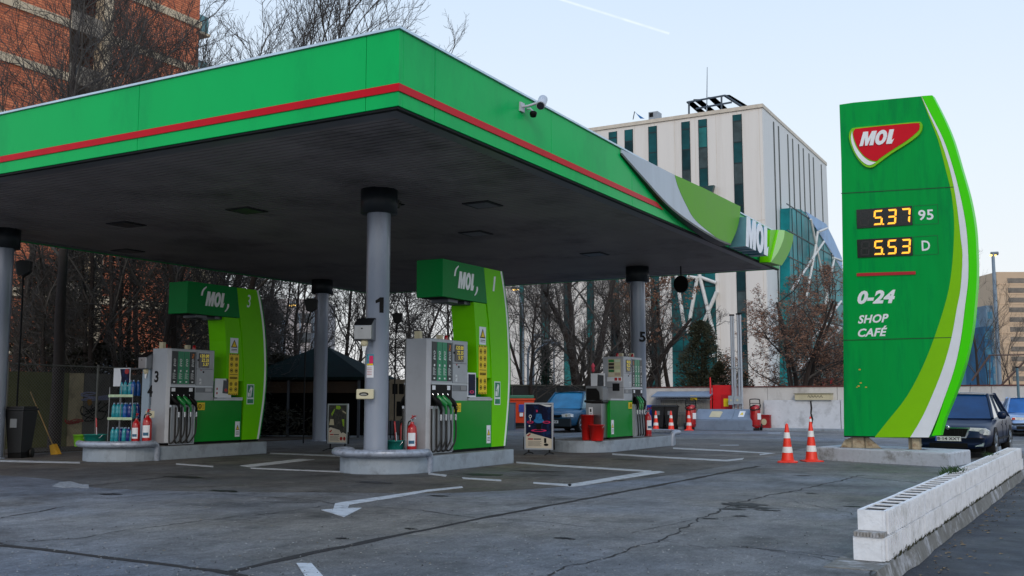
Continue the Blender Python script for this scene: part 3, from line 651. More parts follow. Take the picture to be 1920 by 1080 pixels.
# price stickers on pump five (its end that faces the viewer) and its swap card
f5 = fy(25.02, -11.2, IZ)
k5 = kid(p5, MB().fbox(f5, .16, .52, 1.6, 2.1, 0, .004), 'price_sticker', tan)
for j, (a, b) in enumerate((('#1d8a3f', '#c8d9c0'), ('#33201c', '#c6c79f'), ('#1b1c1e', '#b8bf98'), ('#136b38', '#c9d3b0'), ('#c9c3b0', '#a69888'))):
    kid(p5, MB().fbox(f5, .17, .33, 2.01-j*.088, 2.08-j*.088, .004, .006), 'sticker_band', mat('sticker '+a, a, .5)); kid(p5, MB().fbox(f5, .35, .5, 2.01-j*.088, 2.08-j*.088, .004, .006), 'sticker_band', mat('sticker '+b, b, .5))
kid(p5, MB().fbox(f5, .12, .56, 1.5, 1.62, .006, .009), 'small_notice', signw); kid(p5, MB().fbox(f5, .34, .42, 1.52, 1.6, .009, .011).fbox(f5, .45, .53, 1.52, 1.6, .009, .011), 'notice_mark', redplastic)
kid(p5, MB().fbox(f5, .28, .48, 1.25, 1.45, 0, .006), 'vent_grille', darkm)
# ------------------------------------------------------------------ lime totems beside pumps one and three
def totem(dx, dy, num, lab):
    e = empty('pump_totem', lab, 'totem', (-10.9+dx, 18.2+dy, IZ), group='lime totems beside the pumps')
    X0, X1 = -11.2+dx, -10.6+dx; f = Fr((X1, dy, 0), (0, 1, 0), (1, 0, 0)); fb = Fr((X0, dy, 0), (0, 1, 0), (-1, 0, 0))
    left = [(18.1, .35), (18.13, 1.3), (18.1, 2.1), (18.0, 2.9), (17.9, 3.35), (17.79, 4.0)]
    right = bez([(18.53, 4.0), (18.66, 3.6), (18.79, 3.0), (18.87, 2.2), (18.86, 1.5), (18.78, .9), (18.68, .35)], 3)
    fr0 = Fr((0, dy, 0), (0, 1, 0), (1, 0, 0))
    MB().poly(fr0, left+right, X0, X1).build('lime_body', lime, e, world=True)
    st = [(a-.07, b) for a, b in right]; st2 = [(a-.012, b) for a, b in right]
    m = MB()
    for s_, c0, c1 in ((0, X1, X1+.006), (1, X0-.006, X0)): m.poly(fr0, st+st2[::-1], c0, c1)
    m.build('white_stripe', white, e, world=True)
    MB().poly(fr0, [(a+.002, b) for a, b in right]+[(a+.03, b) for a, b in right][::-1], X0-.002, X1+.002).build('green_edge', dgreen, e, world=True)
    MB().poly(fr0, [(16.24, 3.27), (17.915, 3.27), (17.785, 4.002), (16.24, 4.002)], X0-.003, X1+.003).build('header_box', dgreen, e, world=True, bevel=.008)
    MB().box(X0+.05, X1-.05, 16.3+dy, 17.85+dy, 3.262, 3.27).build('header_underside', darkm, e, world=True)
    [MB().box(X0+.1, X1-.1, ya+dy, ya+.35+dy, 3.20, 3.262).build('spotlight', mat('lamp body', '#50545a', .4, metal=.4), e, world=True) for ya in (16.6, 17.2)]
    MB().poly(fr0, [(18.11, IZ+.006), (18.66, IZ+.006), (18.68, .349), (18.1, .349)], X0+.02, X1-.02).build('plinth', black, e, world=True)
    MB().box(X0+.02, X1-.02, 17.28+dy, 18.11+dy, 1.34, 1.36).build('shelf', silver, e, world=True)
    MB().poly(fr0, [(17.42, 3.26), (17.9, 3.26), (18.0, 2.9), (18.1, 2.1), (18.12, 1.75), (17.56, 1.75), (17.54, 2.2), (17.5, 2.7)], X0+.04, X1-.02).build('back_panel', lime, e, world=True)
    MB().box(X0+.1, X1-.25, 17.6+dy, 18.1+dy, 1.36, 1.75).build('recess_back', dgreen, e, world=True)
    for fr_ in (f, fb):
        flip = 1 if fr_ is f else -1
        m = MB()
        if flip > 0:
            wordmark(m, fr_, 16.78, 17.42, 3.48, 3.82, .004, .012, .2)
            m.poly(fr_, bez([(16.64, 3.70), (16.66, 3.80), (16.72, 3.88), (16.80, 3.93)], 3)+bez([(16.80, 3.90), (16.74, 3.85), (16.70, 3.78), (16.69, 3.71)], 3), .004, .012)
            m.poly(fr_, bez([(17.53, 3.58), (17.53, 3.51), (17.48, 3.43), (17.41, 3.38)], 3)+bez([(17.41, 3.405), (17.45, 3.45), (17.48, 3.51), (17.485, 3.575)], 3), .004, .012)
        else:
            fr_ = Fr((X0, dy, 0), (0, -1, 0), (-1, 0, 0)); wordmark(m, fr_, -17.42, -16.78, 3.48, 3.82, .004, .012, .2)
        m.build('brand_letters', white, e, world=True)
    m = MB(); text(m, num, f, 18.14, 18.26, 3.55, 3.86, .001, .006, .12, .0); m.build('totem_number', white, e, world=True)
    f0 = f; yy = lambda pts: pts
    g = fy(17.56+dy, X0+.04, 0)      # narrow face of the back panel toward the viewer
    k = MB().fbox(Fr((X1-.02, dy, 0), (0, 1, 0), (1, 0, 0)), 17.64, 17.90, 2.42, 2.78, 0, .006).build('warning_sign', signw, e, world=True)
    ff = Fr((X1-.014, dy, 0), (0, 1, 0), (1, 0, 0))
    MB().poly(ff, [(17.665, 2.55), (17.875, 2.55), (17.77, 2.74)], 0, .003).build('triangle_border', black, k, world=True)
    MB().poly(ff, [(17.70, 2.57), (17.84, 2.57), (17.77, 2.7)], .003, .006).build('triangle', yellow, k, world=True)
    MB().fbox(ff, 17.68, 17.86, 2.5, 2.515, 0, .003).fbox(ff, 17.68, 17.86, 2.47, 2.48, 0, .003).build('small_print', black, k, world=True)
    k = MB().fbox(Fr((X1-.02, dy, 0), (0, 1, 0), (1, 0, 0)), 17.62, 17.94, 1.42, 2.4, 0, .006).build('safety_notice', yellow, e, world=True)
    m = MB()
    for z in (2.33, 2.25-.0, ):
        pass
    for r_, z in enumerate((2.28, 2.14, 2.0, 1.68, 1.55)):
        for u in (17.70, 17.86):
            m.ring(ff, ell(u, z, .045, .048, 14), ell(u, z, .034, .037, 14), 0, .002); m.fbox(ff, u-.02, u+.02, z-.018, z+.018, 0, .002)
    m.fbox(ff, 17.65, 17.91, 1.90, 1.91, 0, .002)
    for j in range(8): m.fbox(ff, 17.66+j*.031, 17.68+j*.031, 1.8, 1.85, 0, .002)
    for z in (2.37, 1.425):
        for j in range(5): m.poly(ff, [(17.625+j*.062, z), (17.655+j*.062, z), (17.67+j*.062, z+.028), (17.64+j*.062, z+.028)], 0, .002)
    m.build('notice_symbols', black, k, world=True)
    k = MB().fbox(f, 18.22, 18.46, 1.2, 1.68, 0, .006).build('green_sign', signw, e, world=True)
    MB().fbox(f, 18.24, 18.44, 1.36, 1.66, .006, .009).fbox(f, 18.24, 18.44, 1.22, 1.32, .006, .009).build('sign_field', mat('sign green', '#0c7c55', .5), k, world=True)
    m = MB().lathe([(.001, -.02), (.02, 0), (.001, .02)], (X1+.009, 18.35+dy, 1.61), 8)
    m.poly(f, [(18.33, 1.38), (18.36, 1.38), (18.38, 1.5), (18.4, 1.6), (18.33, 1.6), (18.28, 1.5), (18.3, 1.49), (18.34, 1.55)], .009, .011).fbox(f, 18.255, 18.31, 1.38, 1.48, .009, .011); m.build('sign_figure', white, k, world=True)
    return e
t1 = totem(0, 0, '1', 'lime green totem with white brand letters and the number 1 over the near pump')
t3 = totem(-7.12, .3, '3', 'shaded lime green totem with the number 3 over the pump by the bottle rack')

# ------------------------------------------------------------------ posters
cream = mat('poster cream', '#cfc5b4', .6); navy = mat('poster navy', '#060c30', .5, var=.5, vs=6, dirt=('#0b4a88', .6, 5), spec=.2); magenta = mat('poster magenta', '#d8185f', .5); pblue = mat('poster blue', '#1478b8', .5, var=.4, vs=14)
pdark = mat('poster dark', '#2c2a27', .5, var=.4, vs=14, dirt=('#6d6a5e', .6, 12)); pgreen = mat('poster lime', '#8fb71c', .5, var=.3, vs=20); prt = mat('poster print', '#55504c', .6)
def poster_face(fr, W, H, par, kind):
    if kind == 'navy':
        b = MB().fbox(fr, 0, W, 0, H, 0, .003).build('poster', navy, par, world=True)
        MB().poly(fr, [(0, 0), (W, 0), (W, H*.21), (W*.7, H*.26), (W*.12, H*.35), (0, H*.3)], .003, .005).build('poster_text_area', cream, b, world=True)
        m = MB()
        for cx, cy, rx in ((.5, .4, .3), (.17, .59, .13), (.8, .59, .15)): m.ring(fr, ell(W*cx, H*cy, W*rx, H*.03), ell(W*cx, H*cy, W*rx*.66, H*.016), .003, .006)
        m.fbox(fr, W*.4, W*.46, H*.82, H*.87, .003, .005); m.build('pink_ring', magenta, b, world=True)
        m = MB().poly(fr, ell(W*.5, H*.62, W*.2, H*.05), .003, .004).poly(fr, [(W*.36, H*.64), (W*.64, H*.64), (W*.6, H*.78), (W*.4, H*.78)], .003, .004); m.build('blue_glow_print', pblue, b, world=True)
        m = MB().poly(fr, [(W*.42, H*.42), (W*.58, H*.42), (W*.61, H*.55), (W*.39, H*.55)], .004, .007).fbox(fr, W*.7, W*.79, H*.12, H*.23, .005, .007).poly(fr, ell(W*.78, H*.08, W*.09, H*.03), .005, .007); m.build('product_print', black, b, world=True)
        m = MB().poly(fr, [(W*.52, H), (W, H*.98), (W*.95, H*.94), (W*.8, H*.94)], .003, .006).ring(fr, ell(W*.17, H*.72, W*.055, H*.038), ell(W*.17, H*.72, W*.035, H*.024), .003, .006).fbox(fr, W*.16, W*.18, H*.6, H*.68, .003, .006)
        m.poly(fr, ell(W*.14, H*.5, W*.03, H*.02), .003, .006); m.build('white_print', white, b, world=True)
    else:
        b = MB().fbox(fr, 0, W, 0, H, 0, .003).build('poster', pdark, par, world=True)
        MB().poly(fr, [(0, 0), (W, 0), (W, H*.22), (W*.8, H*.27), (W*.7, H*.24), (W*.6, H*.33), (W*.12, H*.4), (0, H*.38)], .003, .005).build('poster_text_area', cream, b, world=True)
        MB().poly(fr, [(W*.38, H*.9), (W*.4, H*.99), (W*.6, H*.98), (W*.68, H*.92), (W*.58, H*.88)], .003, .005).poly(fr, [(W*.72, H*.62), (W*.86, H*.62), (W*.86, H*.42), (W*.79, H*.44)], .003, .005).poly(fr, [(W*.12, H*.76), (W*.3, H*.9), (W*.34, H*.88), (W*.18, H*.7)], .003, .005).build('lime_print', pgreen, b, world=True)
        MB().poly(fr, [(W*.02, H*.46), (W*.3, H*.46), (W*.26, H*.62), (W*.08, H*.62)], .003, .005).poly(fr, [(W*.76, H*.86), (W*.95, H*.8), (W*.95, H*.76), (W*.76, H*.82)], .003, .005).build('light_print', tan, b, world=True)
        MB().poly(fr, ell(W*.7, H*.1, W*.07, H*.05), .005, .007).poly(fr, ell(W*.88, H*.1, W*.06, H*.05), .005, .007).build('badge_print', redplastic, b, world=True)
    m = MB().poly(fr, [(W*.03, H*.28), (W*.16, H*.34), (W*.2, H*.32), (W*.1, H*.26)], .005, .007).fbox(fr, W*.08, W*.28, H*.19, H*.22, .005, .007); m.build('red_print', redplastic, b, world=True)
    m = MB().fbox(fr, W*.3, W*.58, H*.19, H*.22, .005, .007)
    for j in range(5): m.fbox(fr, W*.08, W*(.6-.05*(j % 2)), H*(.15-.025*j), H*(.158-.025*j), .005, .006)
    m.build('text_lines', prt, b, world=True)
def aboard(px0, px1, pytop, pybot, pyfoot, kind, lab, rz, dep):
    c = DP((px0+px1)/2, pyfoot, dep); c.z = 0
    H = (pybot-pytop)*dep/1919; W = (px1-px0)*dep/1919/abs(math.cos(YAW-rz)); z0 = EYE-(pybot-750)*dep/1919
    e = empty('pavement_sign', lab, 'advertising stand', (c.x, c.y, 0), rz, 'poster stands on the forecourt')
    u = (math.cos(rz), math.sin(rz), 0); fr = Fr(c-V(u)*W/2+V((0, 0, z0)), u)
    MB().ring(fr, [(0, 0), (W, 0), (W, H), (0, H)], [(.035, .035), (W-.035, .035), (W-.035, H-.035), (.035, H-.035)], -.03, .02).fbox(fr, .03, W-.03, .03, H-.03, -.03, -.004).build('frame', silver, e, world=True)
    f2 = Fr(fr.p(.035, .035), u); poster_face(f2, W-.07, H-.07, e, kind)
    n = V((math.sin(rz), -math.cos(rz), 0))
    for s_ in (.14, .86):
        a = fr.p(W*s_, 0)
        MB().tube([a+n*.32+V((0, 0, -z0+.012)), a+n*.1+V((0, 0, -z0+.05)), a-n*.1+V((0, 0, -z0+.05)), a-n*.32+V((0, 0, -z0+.012))], .013, 6).tube([a+V((0, 0, -z0+.05)), a+V((0, 0, .2))-n*.04], .02, 6).build('spring_foot', black, e, world=True)
    MB().fbox(fr, -.03, .0, 0, .3, -.03, .01).fbox(fr, W, W+.03, 0, .3, -.03, .01).build('clip', black, e, world=True)
aboard(984, 1037, 755, 842, 851, 'navy', 'standing poster frame with a dark blue advert and pink rings', R(8), 24.6)
aboard(612, 653, 757, 831, 841, 'dark', 'standing poster frame with a dark and lime advert in the shade by the mid column', R(5), 26.5)
def card(f, u0, u1, v0, v1, lab, kind):
    e = empty('advert_card', lab, 'advert', tuple(f.p((u0+u1)/2, v0))); 
    MB().fbox(f, u0, u1, v0, v1, -.02, 0).build('card_frame', signw, e, world=True)
    if kind == 'navy':
        b = MB().fbox(f, u0+.03, u1-.03, v0+.03, v1-.03, 0, .004).build('card_print', navy, e, world=True)
        m = MB(); uc = (u0+u1)/2; m.ring(f, ell(uc, v0+.1, .08, .03), ell(uc, v0+.1, .05, .017), .004, .006); m.build('pink_ring', magenta, b, world=True)
    else:
        b = MB().poly(f, [(u0+(u1-u0)*.45, v0+.1), (u1-.03, v0+.08), (u1-.03, v1-.06), (u0+(u1-u0)*.5, v1-.03)], 0, .004).build('card_print', mat('card photo', '#30343c', .4, var=.4, vs=20), e, world=True)
        MB().poly(f, ell(u0+(u1-u0)*.66, v0+.17, .05, .04), .004, .007).poly(f, ell(u0+.06, v0+.2, .02, .03), 0, .005).poly(f, ell(u0+.06, v0+.1, .02, .03), 0, .005).build('card_mark', redplastic, b, world=True)
    return e
def tr(px, py, f): return f.px([(px, py)])[0]
f = fx(-10.78, 0, 0); a = tr(877, 666, f); b = tr(890, 627+10, f)
card(fx(-10.62), 17.2, 17.52, 1.36, 1.84, 'blue advert card standing on the green cabinet of the near pump', 'navy')
card(fx(-10.62-7.12), 17.5, 18.02, 1.36, 1.80, 'white advert card standing on the cabinet of the shaded pump', 'light')
card(fy(24.6, -11.38, 0), .02, .42, 1.44, 2.0, 'white advert card on the end of the far pump cabinet', 'light')

# ------------------------------------------------------------------ things on the columns and islands
def dispenser(c, rz, lab):
    e = empty('hand_towel_dispenser', lab, 'dispenser', c, rz, 'steel dispensers for drivers')
    f = Fr((-.0, 0, 0), (0, 1, 0), (1, 0, 0))
    MB().poly(Fr((0, 0, 0), (0, 1, 0), (1, 0, 0)), [(-.2, 0), (.17, -.02), (.17, .36), (.0, .38), (-.2, .26)], -.16, .16).build('steel_case', steel, e, bevel=.015)
    MB().poly(Fr((0, 0, 0), (0, 1, 0), (1, 0, 0)), [(-.205, .262), (.0, .386), (.17, .366), (.17, .38), (.0, .40), (-.21, .275)], -.162, .162).build('lid', darkm, e)
    MB().lathe([(.02, -.12), (.06, -.1), (.07, -.03), (.05, .0)], (0, -.08, 0), 12).build('roll_end', tan, e)
    MB().poly(Fr((0, -.1, 0), (1, 0, 0)), [(-.03, -.2), (.02, -.22), (.05, -.1), (-.04, -.1)], -.004, .004).build('paper_towel', white, e)
    MB().fbox(Fr((0, -.2, 0), (1, 0, 0)), -.03, .0, .19, .21, 0, .004).build('lock', darkm, e)
    return e
c = DP(686, 638, 18.3); d1 = dispenser((c.x, c.y, c.z), R(20), 'brushed steel paper towel dispenser on the front column')
d3 = copy_tree(d1); c = DP(281, 692, 23.1); d3.location = (c.x, c.y, c.z); d3.rotation_euler = (0, 0, R(-10)); d3['label'] = 'brushed steel paper towel dispenser on the end of the shaded pump'
def glovebox(c, rz, lab):
    e = empty('glove_box', lab, 'glove dispenser', c, rz, 'pale glove boxes')
    MB().box(-.155, .155, -.06, .06, -.09, .09).build('case', mat('yellowed plastic', '#c9c3a6', .45, var=.06), e, bevel=.02)
    f = Fr((0, -.061, 0), (1, 0, 0)); MB().poly(f, ell(-.02, 0, .085, .035), 0, .004).build('slot', darkm, e); MB().poly(f, ell(-.02, -.006, .06, .018), .004, .012).build('gloves', mat('crumpled film', '#8c8d88', .5, var=.5, vs=60), e)
    return e
c = DP(685, 739, 18.25); glovebox(tuple(c), R(30), 'pale yellow glove dispenser box low on the front column')
c = DP(285, 777, 23.0); glovebox(tuple(c), R(0), 'pale glove dispenser box on the end of the shaded pump')
c = DP(694, 692, 18.34); fs_ = Fr(c, (math.cos(R(32)), math.sin(R(32)), 0))
e = empty('notice_sheet', 'small colour notice stuck on the front column', 'sticker', tuple(c))
def curved(mb, cx, cy, r, a0, a1, z0, z1, n=8):
    vs = []
    for z in (z0, z1):
        for k in range(n+1):
            a = a0+(a1-a0)*k/n
            for q in (r, r+.004): vs.append((cx+q*math.cos(a), cy+q*math.sin(a), z))
    m_ = 2*(n+1); mb.add(vs, [(2*k+1, 2*k+3, m_+2*k+3, m_+2*k+1) for k in range(n)]); return mb
base = math.atan2(-15.0, 11.2)
for nme, a0, a1, z0, z1, ma in (('notice_top', -.95, -.25, 1.92, 2.12, mat('notice teal', '#3b8ea3', .5, var=.3, vs=20)), ('notice_bottom', -.95, -.25, 1.70, 1.92, signw)):
    curved(MB(), -11.2, 15, .219, base+a0, base+a1, z0, z1).build(nme, ma, e, world=True)
curved(MB(), -11.2, 15, .224, base-.65, base-.3, 1.95, 2.09).build('notice_picture', magenta, e, world=True)
curved(MB(), -11.2, 15, .2245, base-.9, base-.3, 1.92, 1.95).build('notice_band', yellow, e, world=True)
m = MB(); [curved(m, -11.2, 15, .224, base-.88, base-.4, 1.75+.03*j, 1.757+.03*j) for j in range(5)]; m.build('notice_text', redplastic, e, world=True)
# fire extinguishers
def exting(lab, loc, rz=0., s=1.):
    e = empty('fire_extinguisher', lab, 'fire extinguisher', loc, rz, 'red hand fire extinguishers'); e.scale = (s, s, s)
    MB().lathe([(.07, 0), (.088, .02), (.09, .06), (.09, .46), (.075, .52), (.035, .56), (.03, .6)], (0, 0, 0), 20).build('cylinder', redplastic, e)
    MB().lathe([(.095, 0), (.095, .05), (.09, .055)], (0, 0, 0), 20).build('foot_ring', mat('dark red', '#7c0a10', .4), e)
    MB().tube([(0, 0, .59), (0, 0, .64), (.03, 0, .67)], [.022, .02, .015], 8).tube([(-.02, 0, .64), (.09, 0, .665)], .01, 6).build('valve', chrome, e)
    MB().tube([(-.03, 0, .66), (.05, 0, .70), (.11, 0, .71)], [.012, .015, .01], 6).tube([(.0, .0, .72), (.03, 0, .66)], .012, 6).build('lever', redplastic, e)
    MB().tube(bez([(-.02, -.01, .62), (-.07, -.03, .58), (-.095, -.03, .4), (-.095, -.02, .2), (-.09, -.02, .1)], 5), .012, 8).build('hose', rubber, e)
    f = []; vs = []
    for z in (.16, .4):
        for k in range(8):
            a = R(-95+k*14); vs.append((.0915*math.cos(a), .0915*math.sin(a), z))
    MB().add(vs, [(k, k+1, k+9, k+8) for k in range(7)]).build('label', signw, e)
    vs2 = [(v[0]*1.006, v[1]*1.006, (.2, .26)[i//8]) for i, v in enumerate(vs)]; MB().add(vs2, [(k, k+1, k+9, k+8) for k in range(1, 6)]).build('label_print', mat('label blue', '#2a5a7a', .5), e)
    return e
x1 = exting('red fire extinguisher with black hose at the corner of the near pump', (-10.84, 15.62, IZ+.01), R(-15))
def cp(o, lab, loc, rz=0, s=1.): c_ = copy_tree(o); c_.location = loc; c_.rotation_euler = (0, 0, rz); c_.scale = (s, s, s); c_['label'] = lab; return c_
cp(x1, 'red fire extinguisher behind the teal bucket by the near pump', (-11.34, 16.15, IZ+.01), R(60), .95)
cp(x1, 'red fire extinguisher half hidden behind the front column', (-11.62, 16.5, IZ+.01), R(20), 1.05)
cp(x1, 'red fire extinguisher under the glove box of the shaded pump', (-18.02, 15.8, IZ+.01), R(-15), 1.12)
cp(x1, 'red fire extinguisher next to the bottle rack legs', (-18.3, 15.74, IZ+.01), R(-20), .98)
cp(x1, 'dark red fire extinguisher at the back between the rack and the shaded pump', (-18.62, 16.25, IZ+.01), R(10), 1.1)
cp(x1, 'red fire extinguisher at the foot of the far column', (-10.62, 26.75, IZ+.01), R(10), 1.1)
# buckets
def bucket(lab, loc, col, r=.15, h=.24, squee=False, handle=True, rz=0.):
    e = empty('bucket', lab, 'bucket', loc, rz)
    MB().lathe([(r*.78, 0), (r*.8, .01), (r, h), (r*1.06, h), (r*1.06, h+.012), (r*.97, h+.012), (r*.78, .03), (.0001, .03)], (0, 0, 0), 24).build('tub', col, e)
    if handle: MB().tube([(r*1.05*math.cos(R(a)), -r*.4*math.sin(R(a))-.02, h-.0-(.12*math.sin(R(a)))) for a in range(0, 181, 18)], .006, 6).build('handle', chrome, e)
    if squee:
        MB().tube([(.02, .03, .08), (-.06, .05, h+.36)], .016, 8).build('squeegee_handle', redplastic, e); MB().tube([(.02, .02, h*.7), (.0, .02, h+.16)], .01, 6).build('brush_stick', silver, e)
    return e
teal = mat('teal plastic', '#147a72', .4, coat=.1, var=.06)
bucket('teal bucket with a red squeegee beside the front column', (-11.14, 15.52, IZ+.006), teal, .17, .25, True)
bucket('wide teal bucket with a red squeegee in front of the bottle rack', (-18.85, 15.12, IZ+.006), teal, .24, .25, True)
bucket('lime green bucket left of the wide teal bucket', (-19.15, 15.0, IZ+.006), mat('lime plastic', '#6cab1c', .4), .17, .24)
rb = mat('red bucket plastic', '#c01512', .35, coat=.2, var=.08)
bucket('red bucket with a wire handle in front of the far steel bin', (-10.62, 23.32, IZ+.006), rb, .2, .38)
bucket('taller red bucket behind the other red bucket at the far pump', (-10.98, 23.55, IZ+.006), rb, .17, .62, False, False)
# steel bin at pump five
e = empty('litter_bin', 'steel litter bin with an open black mouth beside the far pump', 'bin', (-10.95, 23.75, IZ+.006))
MB().poly(Fr((0, 0, 0), (1, 0, 0)), [(-.17, .04), (.28, .04), (.28, .95), (-.17, .95)], -.35, .0).build('steel_body', steel, e, bevel=.02)
MB().poly(Fr((0, 0, 0), (1, 0, 0)), [(-.18, .95), (.3, .95), (.3, 1.3), (.25, 1.36), (-.18, 1.36)], -.35, -.02).build('hood', mat('bin hood grey', '#707376', .35, metal=.6), e, bevel=.02)
MB().poly(Fr((0, 0, 0), (1, 0, 0)), [(-.14, 1.0), (.22, 1.0), (.2, 1.2), (.12, 1.3), (-.14, 1.3)], -.02, .012).build('mouth', black, e)
MB().tube([(-.18, -.03, .97), (0.05, -.05, .95), (.31, -.04, .97)], [.03, .035, .05], 8).tube([(.3, -.04, .95), (.3, .3, .96)], .04, 8).build('bag_rim', rubber, e)
MB().box(-.15, .26, -.02, .33, 0, .04).build('base', black, e)
MB().box(-.08, .03, -.008, -.001, .6, .82).build('pictogram_label', signw, e); MB().box(-.045, -.005, -.011, -.008, .7, .78).box(-.06, .01, -.011, -.008, .65, .66).build('pictogram', black, e)
# bottle rack at pump three
e = empty('bottle_rack', 'wire rack with a small poster and bottles of screen wash by the shaded pump', 'rack', (-19.32, 16.15, IZ+.006))
W_, Dp = .78, .3
m = MB()
for x in (-.39, .39):
    for y in (0, Dp): m.tube([(x, y, 0), (x, y, 1.72 if y else 1.3)], .012, 6)
m.tube([(-.39, Dp, 1.72), (.39, Dp, 1.72)], .012, 6).tube([(0, 0, 0), (0, 0, 1.32)], .008, 6); m.build('wire_frame', steel, e)
for i, z in enumerate((.02, .58, 1.1)):
    s_ = MB().box(-.4, .4, -.01, Dp+.01, z-.012, z).build('rack_shelf', steel, e); MB().box(-.41, .41, -.018, -.011, z-.03, z+.03).build('price_rail', mat('price rail', '#b8cfae', .5, var=.25, vs=14), s_)
f = Fr((-.38, -.02+.1, 1.32), (1, 0, 0)); k = MB().fbox(f, 0, .56, 0, .42, -.01, 0).build('poster', signw, e); MB().poly(f, [(.25, .02), (.54, .02), (.54, .4), (.22, .4), (.27, .2)], 0, .003).build('poster_picture', navy, k); MB().poly(f, ell(.45, .34, .07, .06), .003, .006).build('poster_mark', redplastic, k)
botm = [mat('bottle blue', '#1d5aa8', .2, coat=.5, var=.25, vs=12), mat('bottle teal', '#2794a4', .2, coat=.5, var=.25, vs=12), mat('bottle deep', '#1f2f7d', .2, coat=.5, var=.25, vs=12)]
capm = mat('bottle cap', '#8fa6c4', .4)
protos = []
for i, bm in enumerate(botm):
    b = empty('screen_wash_bottle', 'bottle of blue screen wash standing on the wire rack', 'bottle', (-19.1, 16.2, IZ+.6), 0, 'screen wash bottles on the rack')
    MB().lathe([(.05, 0), (.058, .01), (.058, .15), (.052, .2), (.058, .24), (.045, .29), (.02, .33)], (0, 0, 0), 14).build('bottle_body', bm, b)
    MB().lathe([(.02, .32), (.02, .36)], (0, 0, 0), 10).build('cap', capm, b); protos.append(b)
rr_ = random.Random(3); cnt = 0
for sh, (z, n0) in enumerate(((.02, 6), (.58, 6), (1.1, 4))):
    for row in range(2):
        for k in range(n0):
            x = -.33+k*.128 + (.24 if sh == 2 else 0)
            pi_ = (0, 1, 2)[rr_.randrange(3)] if k > 1 else 1; b = protos[pi_] if (cnt < 3 and False) else copy_tree(protos[pi_])
            b.location = (-19.32+x, 16.15+.1+row*.13+rr_.uniform(-.02, .02), IZ+.006+z); b.rotation_euler = (0, 0, rr_.uniform(0, 6)); cnt += 1
            b['label'] = ('bottle of blue screen wash on the bottom shelf of the rack', 'bottle of blue screen wash on the middle shelf of the rack', 'bottle of blue screen wash on the top shelf of the rack')[sh]
            b['group'] = ('screen wash bottles on the bottom shelf', 'screen wash bottles on the middle shelf', 'screen wash bottles on the top shelf')[sh]
for b in protos:
    for c_ in KIDS[b.name]: bpy.data.objects.remove(c_)
    bpy.data.objects.remove(b)
# ------------------------------------------------------------------ price totem on its slab
plm = mat('patchy plinth paint', '#b9bdc4', .8, var=.1, vs=3, bump=.5, bs=18, dirt=('#77746e', .9, 3.2))
e = empty('concrete_plinth', 'patchy white concrete slab under the tall price sign', 'plinth', (-3.6, 23.2, 0))
q = [(-5.2, 23.0), (-2.36, 21.62), (-2.12, 23.3), (-4.95, 24.7)]
vs = []
for z, k in ((0, 1.0), (.25, 1.0), (.275, .985)):
    for a, b in q: vs.append((-3.66+(a+3.66)*k, 23.15+(b-23.15)*k, z))
MB().add(vs, [(0, 1, 5, 4), (1, 2, 6, 5), (2, 3, 7, 6), (3, 0, 4, 7), (4, 5, 9, 8), (5, 6, 10, 9), (6, 7, 11, 10), (7, 4, 8, 11), (8, 9, 10, 11)]).build('slab', plm, e, world=True)
TA = R(-8); tu = (math.cos(TA), math.sin(TA), 0); TO = V((-3.5, 22.75, 0))
TF = Fr(TO, tu); T0 = lambda P: TF.px(P)
tg = mat('totem green', (0, .33, .055), .3, var=.09, vs=1.1, spec=.08, dirt=((0, .17, .05), .7, 1.2), stretch=(2.2, 1, .28))
sg = empty('price_sign', 'tall curved green price totem showing two amber fuel prices and opening hours', 'price sign', (-3.5, 22.8, .27), 0)
right = [(1728, 180), (1747, 217), (1770, 263), (1788, 317), (1800, 363), (1810, 413), (1815, 460), (1816, 520), (1810, 572), (1802, 635), (1790, 691), (1772, 744), (1755, 790), (1742, 820)]
wl = [(1728, 181), (1743.5, 217), (1764, 263), (1781, 317), (1791, 363), (1798, 413), (1802, 450), (1805, 480), (1801.5, 540), (1794, 580), (1784, 635), (1768, 691), (1747, 744), (1728, 785), (1707, 820)]
ll = [(1727, 181), (1741, 217), (1759, 263), (1773, 317), (1784, 363), (1789, 413), (1788, 460), (1784, 510), (1775, 560), (1753, 630), (1729, 690), (1700, 744), (1668, 785), (1640, 820)]
rs, ws, ls = bez(right, 3), bez(wl, 3), bez(ll, 3)
body = T0([(1573.5, 196), (1577, 300), (1580, 500), (1582, 818)]+rs[::-1]+[(1700, 182.6), (1600, 192)])
def tp(m, n, ma, par=None, **k): return m.build(n, ma, par or sg, world=True, **k)
tp(MB().poly(TF, body, -.42, 0), 'sign_body', tg, bevel=.012)
tp(MB().poly(TF, T0(ls+rs[::-1]), .0, .006), 'lime_band', mat('band lime', (.22, .56, 0), .35, spec=.2, var=.04))
tp(MB().poly(TF, T0(ws+[(p[0]-.3, p[1]) for p in rs[::-1]]), .006, .011), 'white_band', mat('band white', '#e2e5ea', .35, coat=.2, var=.04))
finl = [(x+.4, y) for x, y in right[:-2]]+[(1758, 788), (1747, 817)]
finr = [(1748, 178.6), (1770, 222), (1787, 263), (1803, 317), (1818, 370), (1828, 425), (1831, 475), (1831.6, 520), (1829, 560), (1823, 620), (1810, 680), (1792, 735), (1772, 784), (1763, 816)]
tp(MB().poly(TF, T0(bez(finl, 3)+bez(finr, 3)[::-1]), -.2, .004), 'edge_fin', mat('fin lime', (.06, .72, 0), .3, spec=.15, var=.03))
m = MB()
for y0, y1 in ((362, 350), (637.5, 632)):
    a = T0([(1577, y0), (1790, y1), (1790, y1+1.3), (1577, y0+1.3)]); m.poly(TF, a, .001, .008)
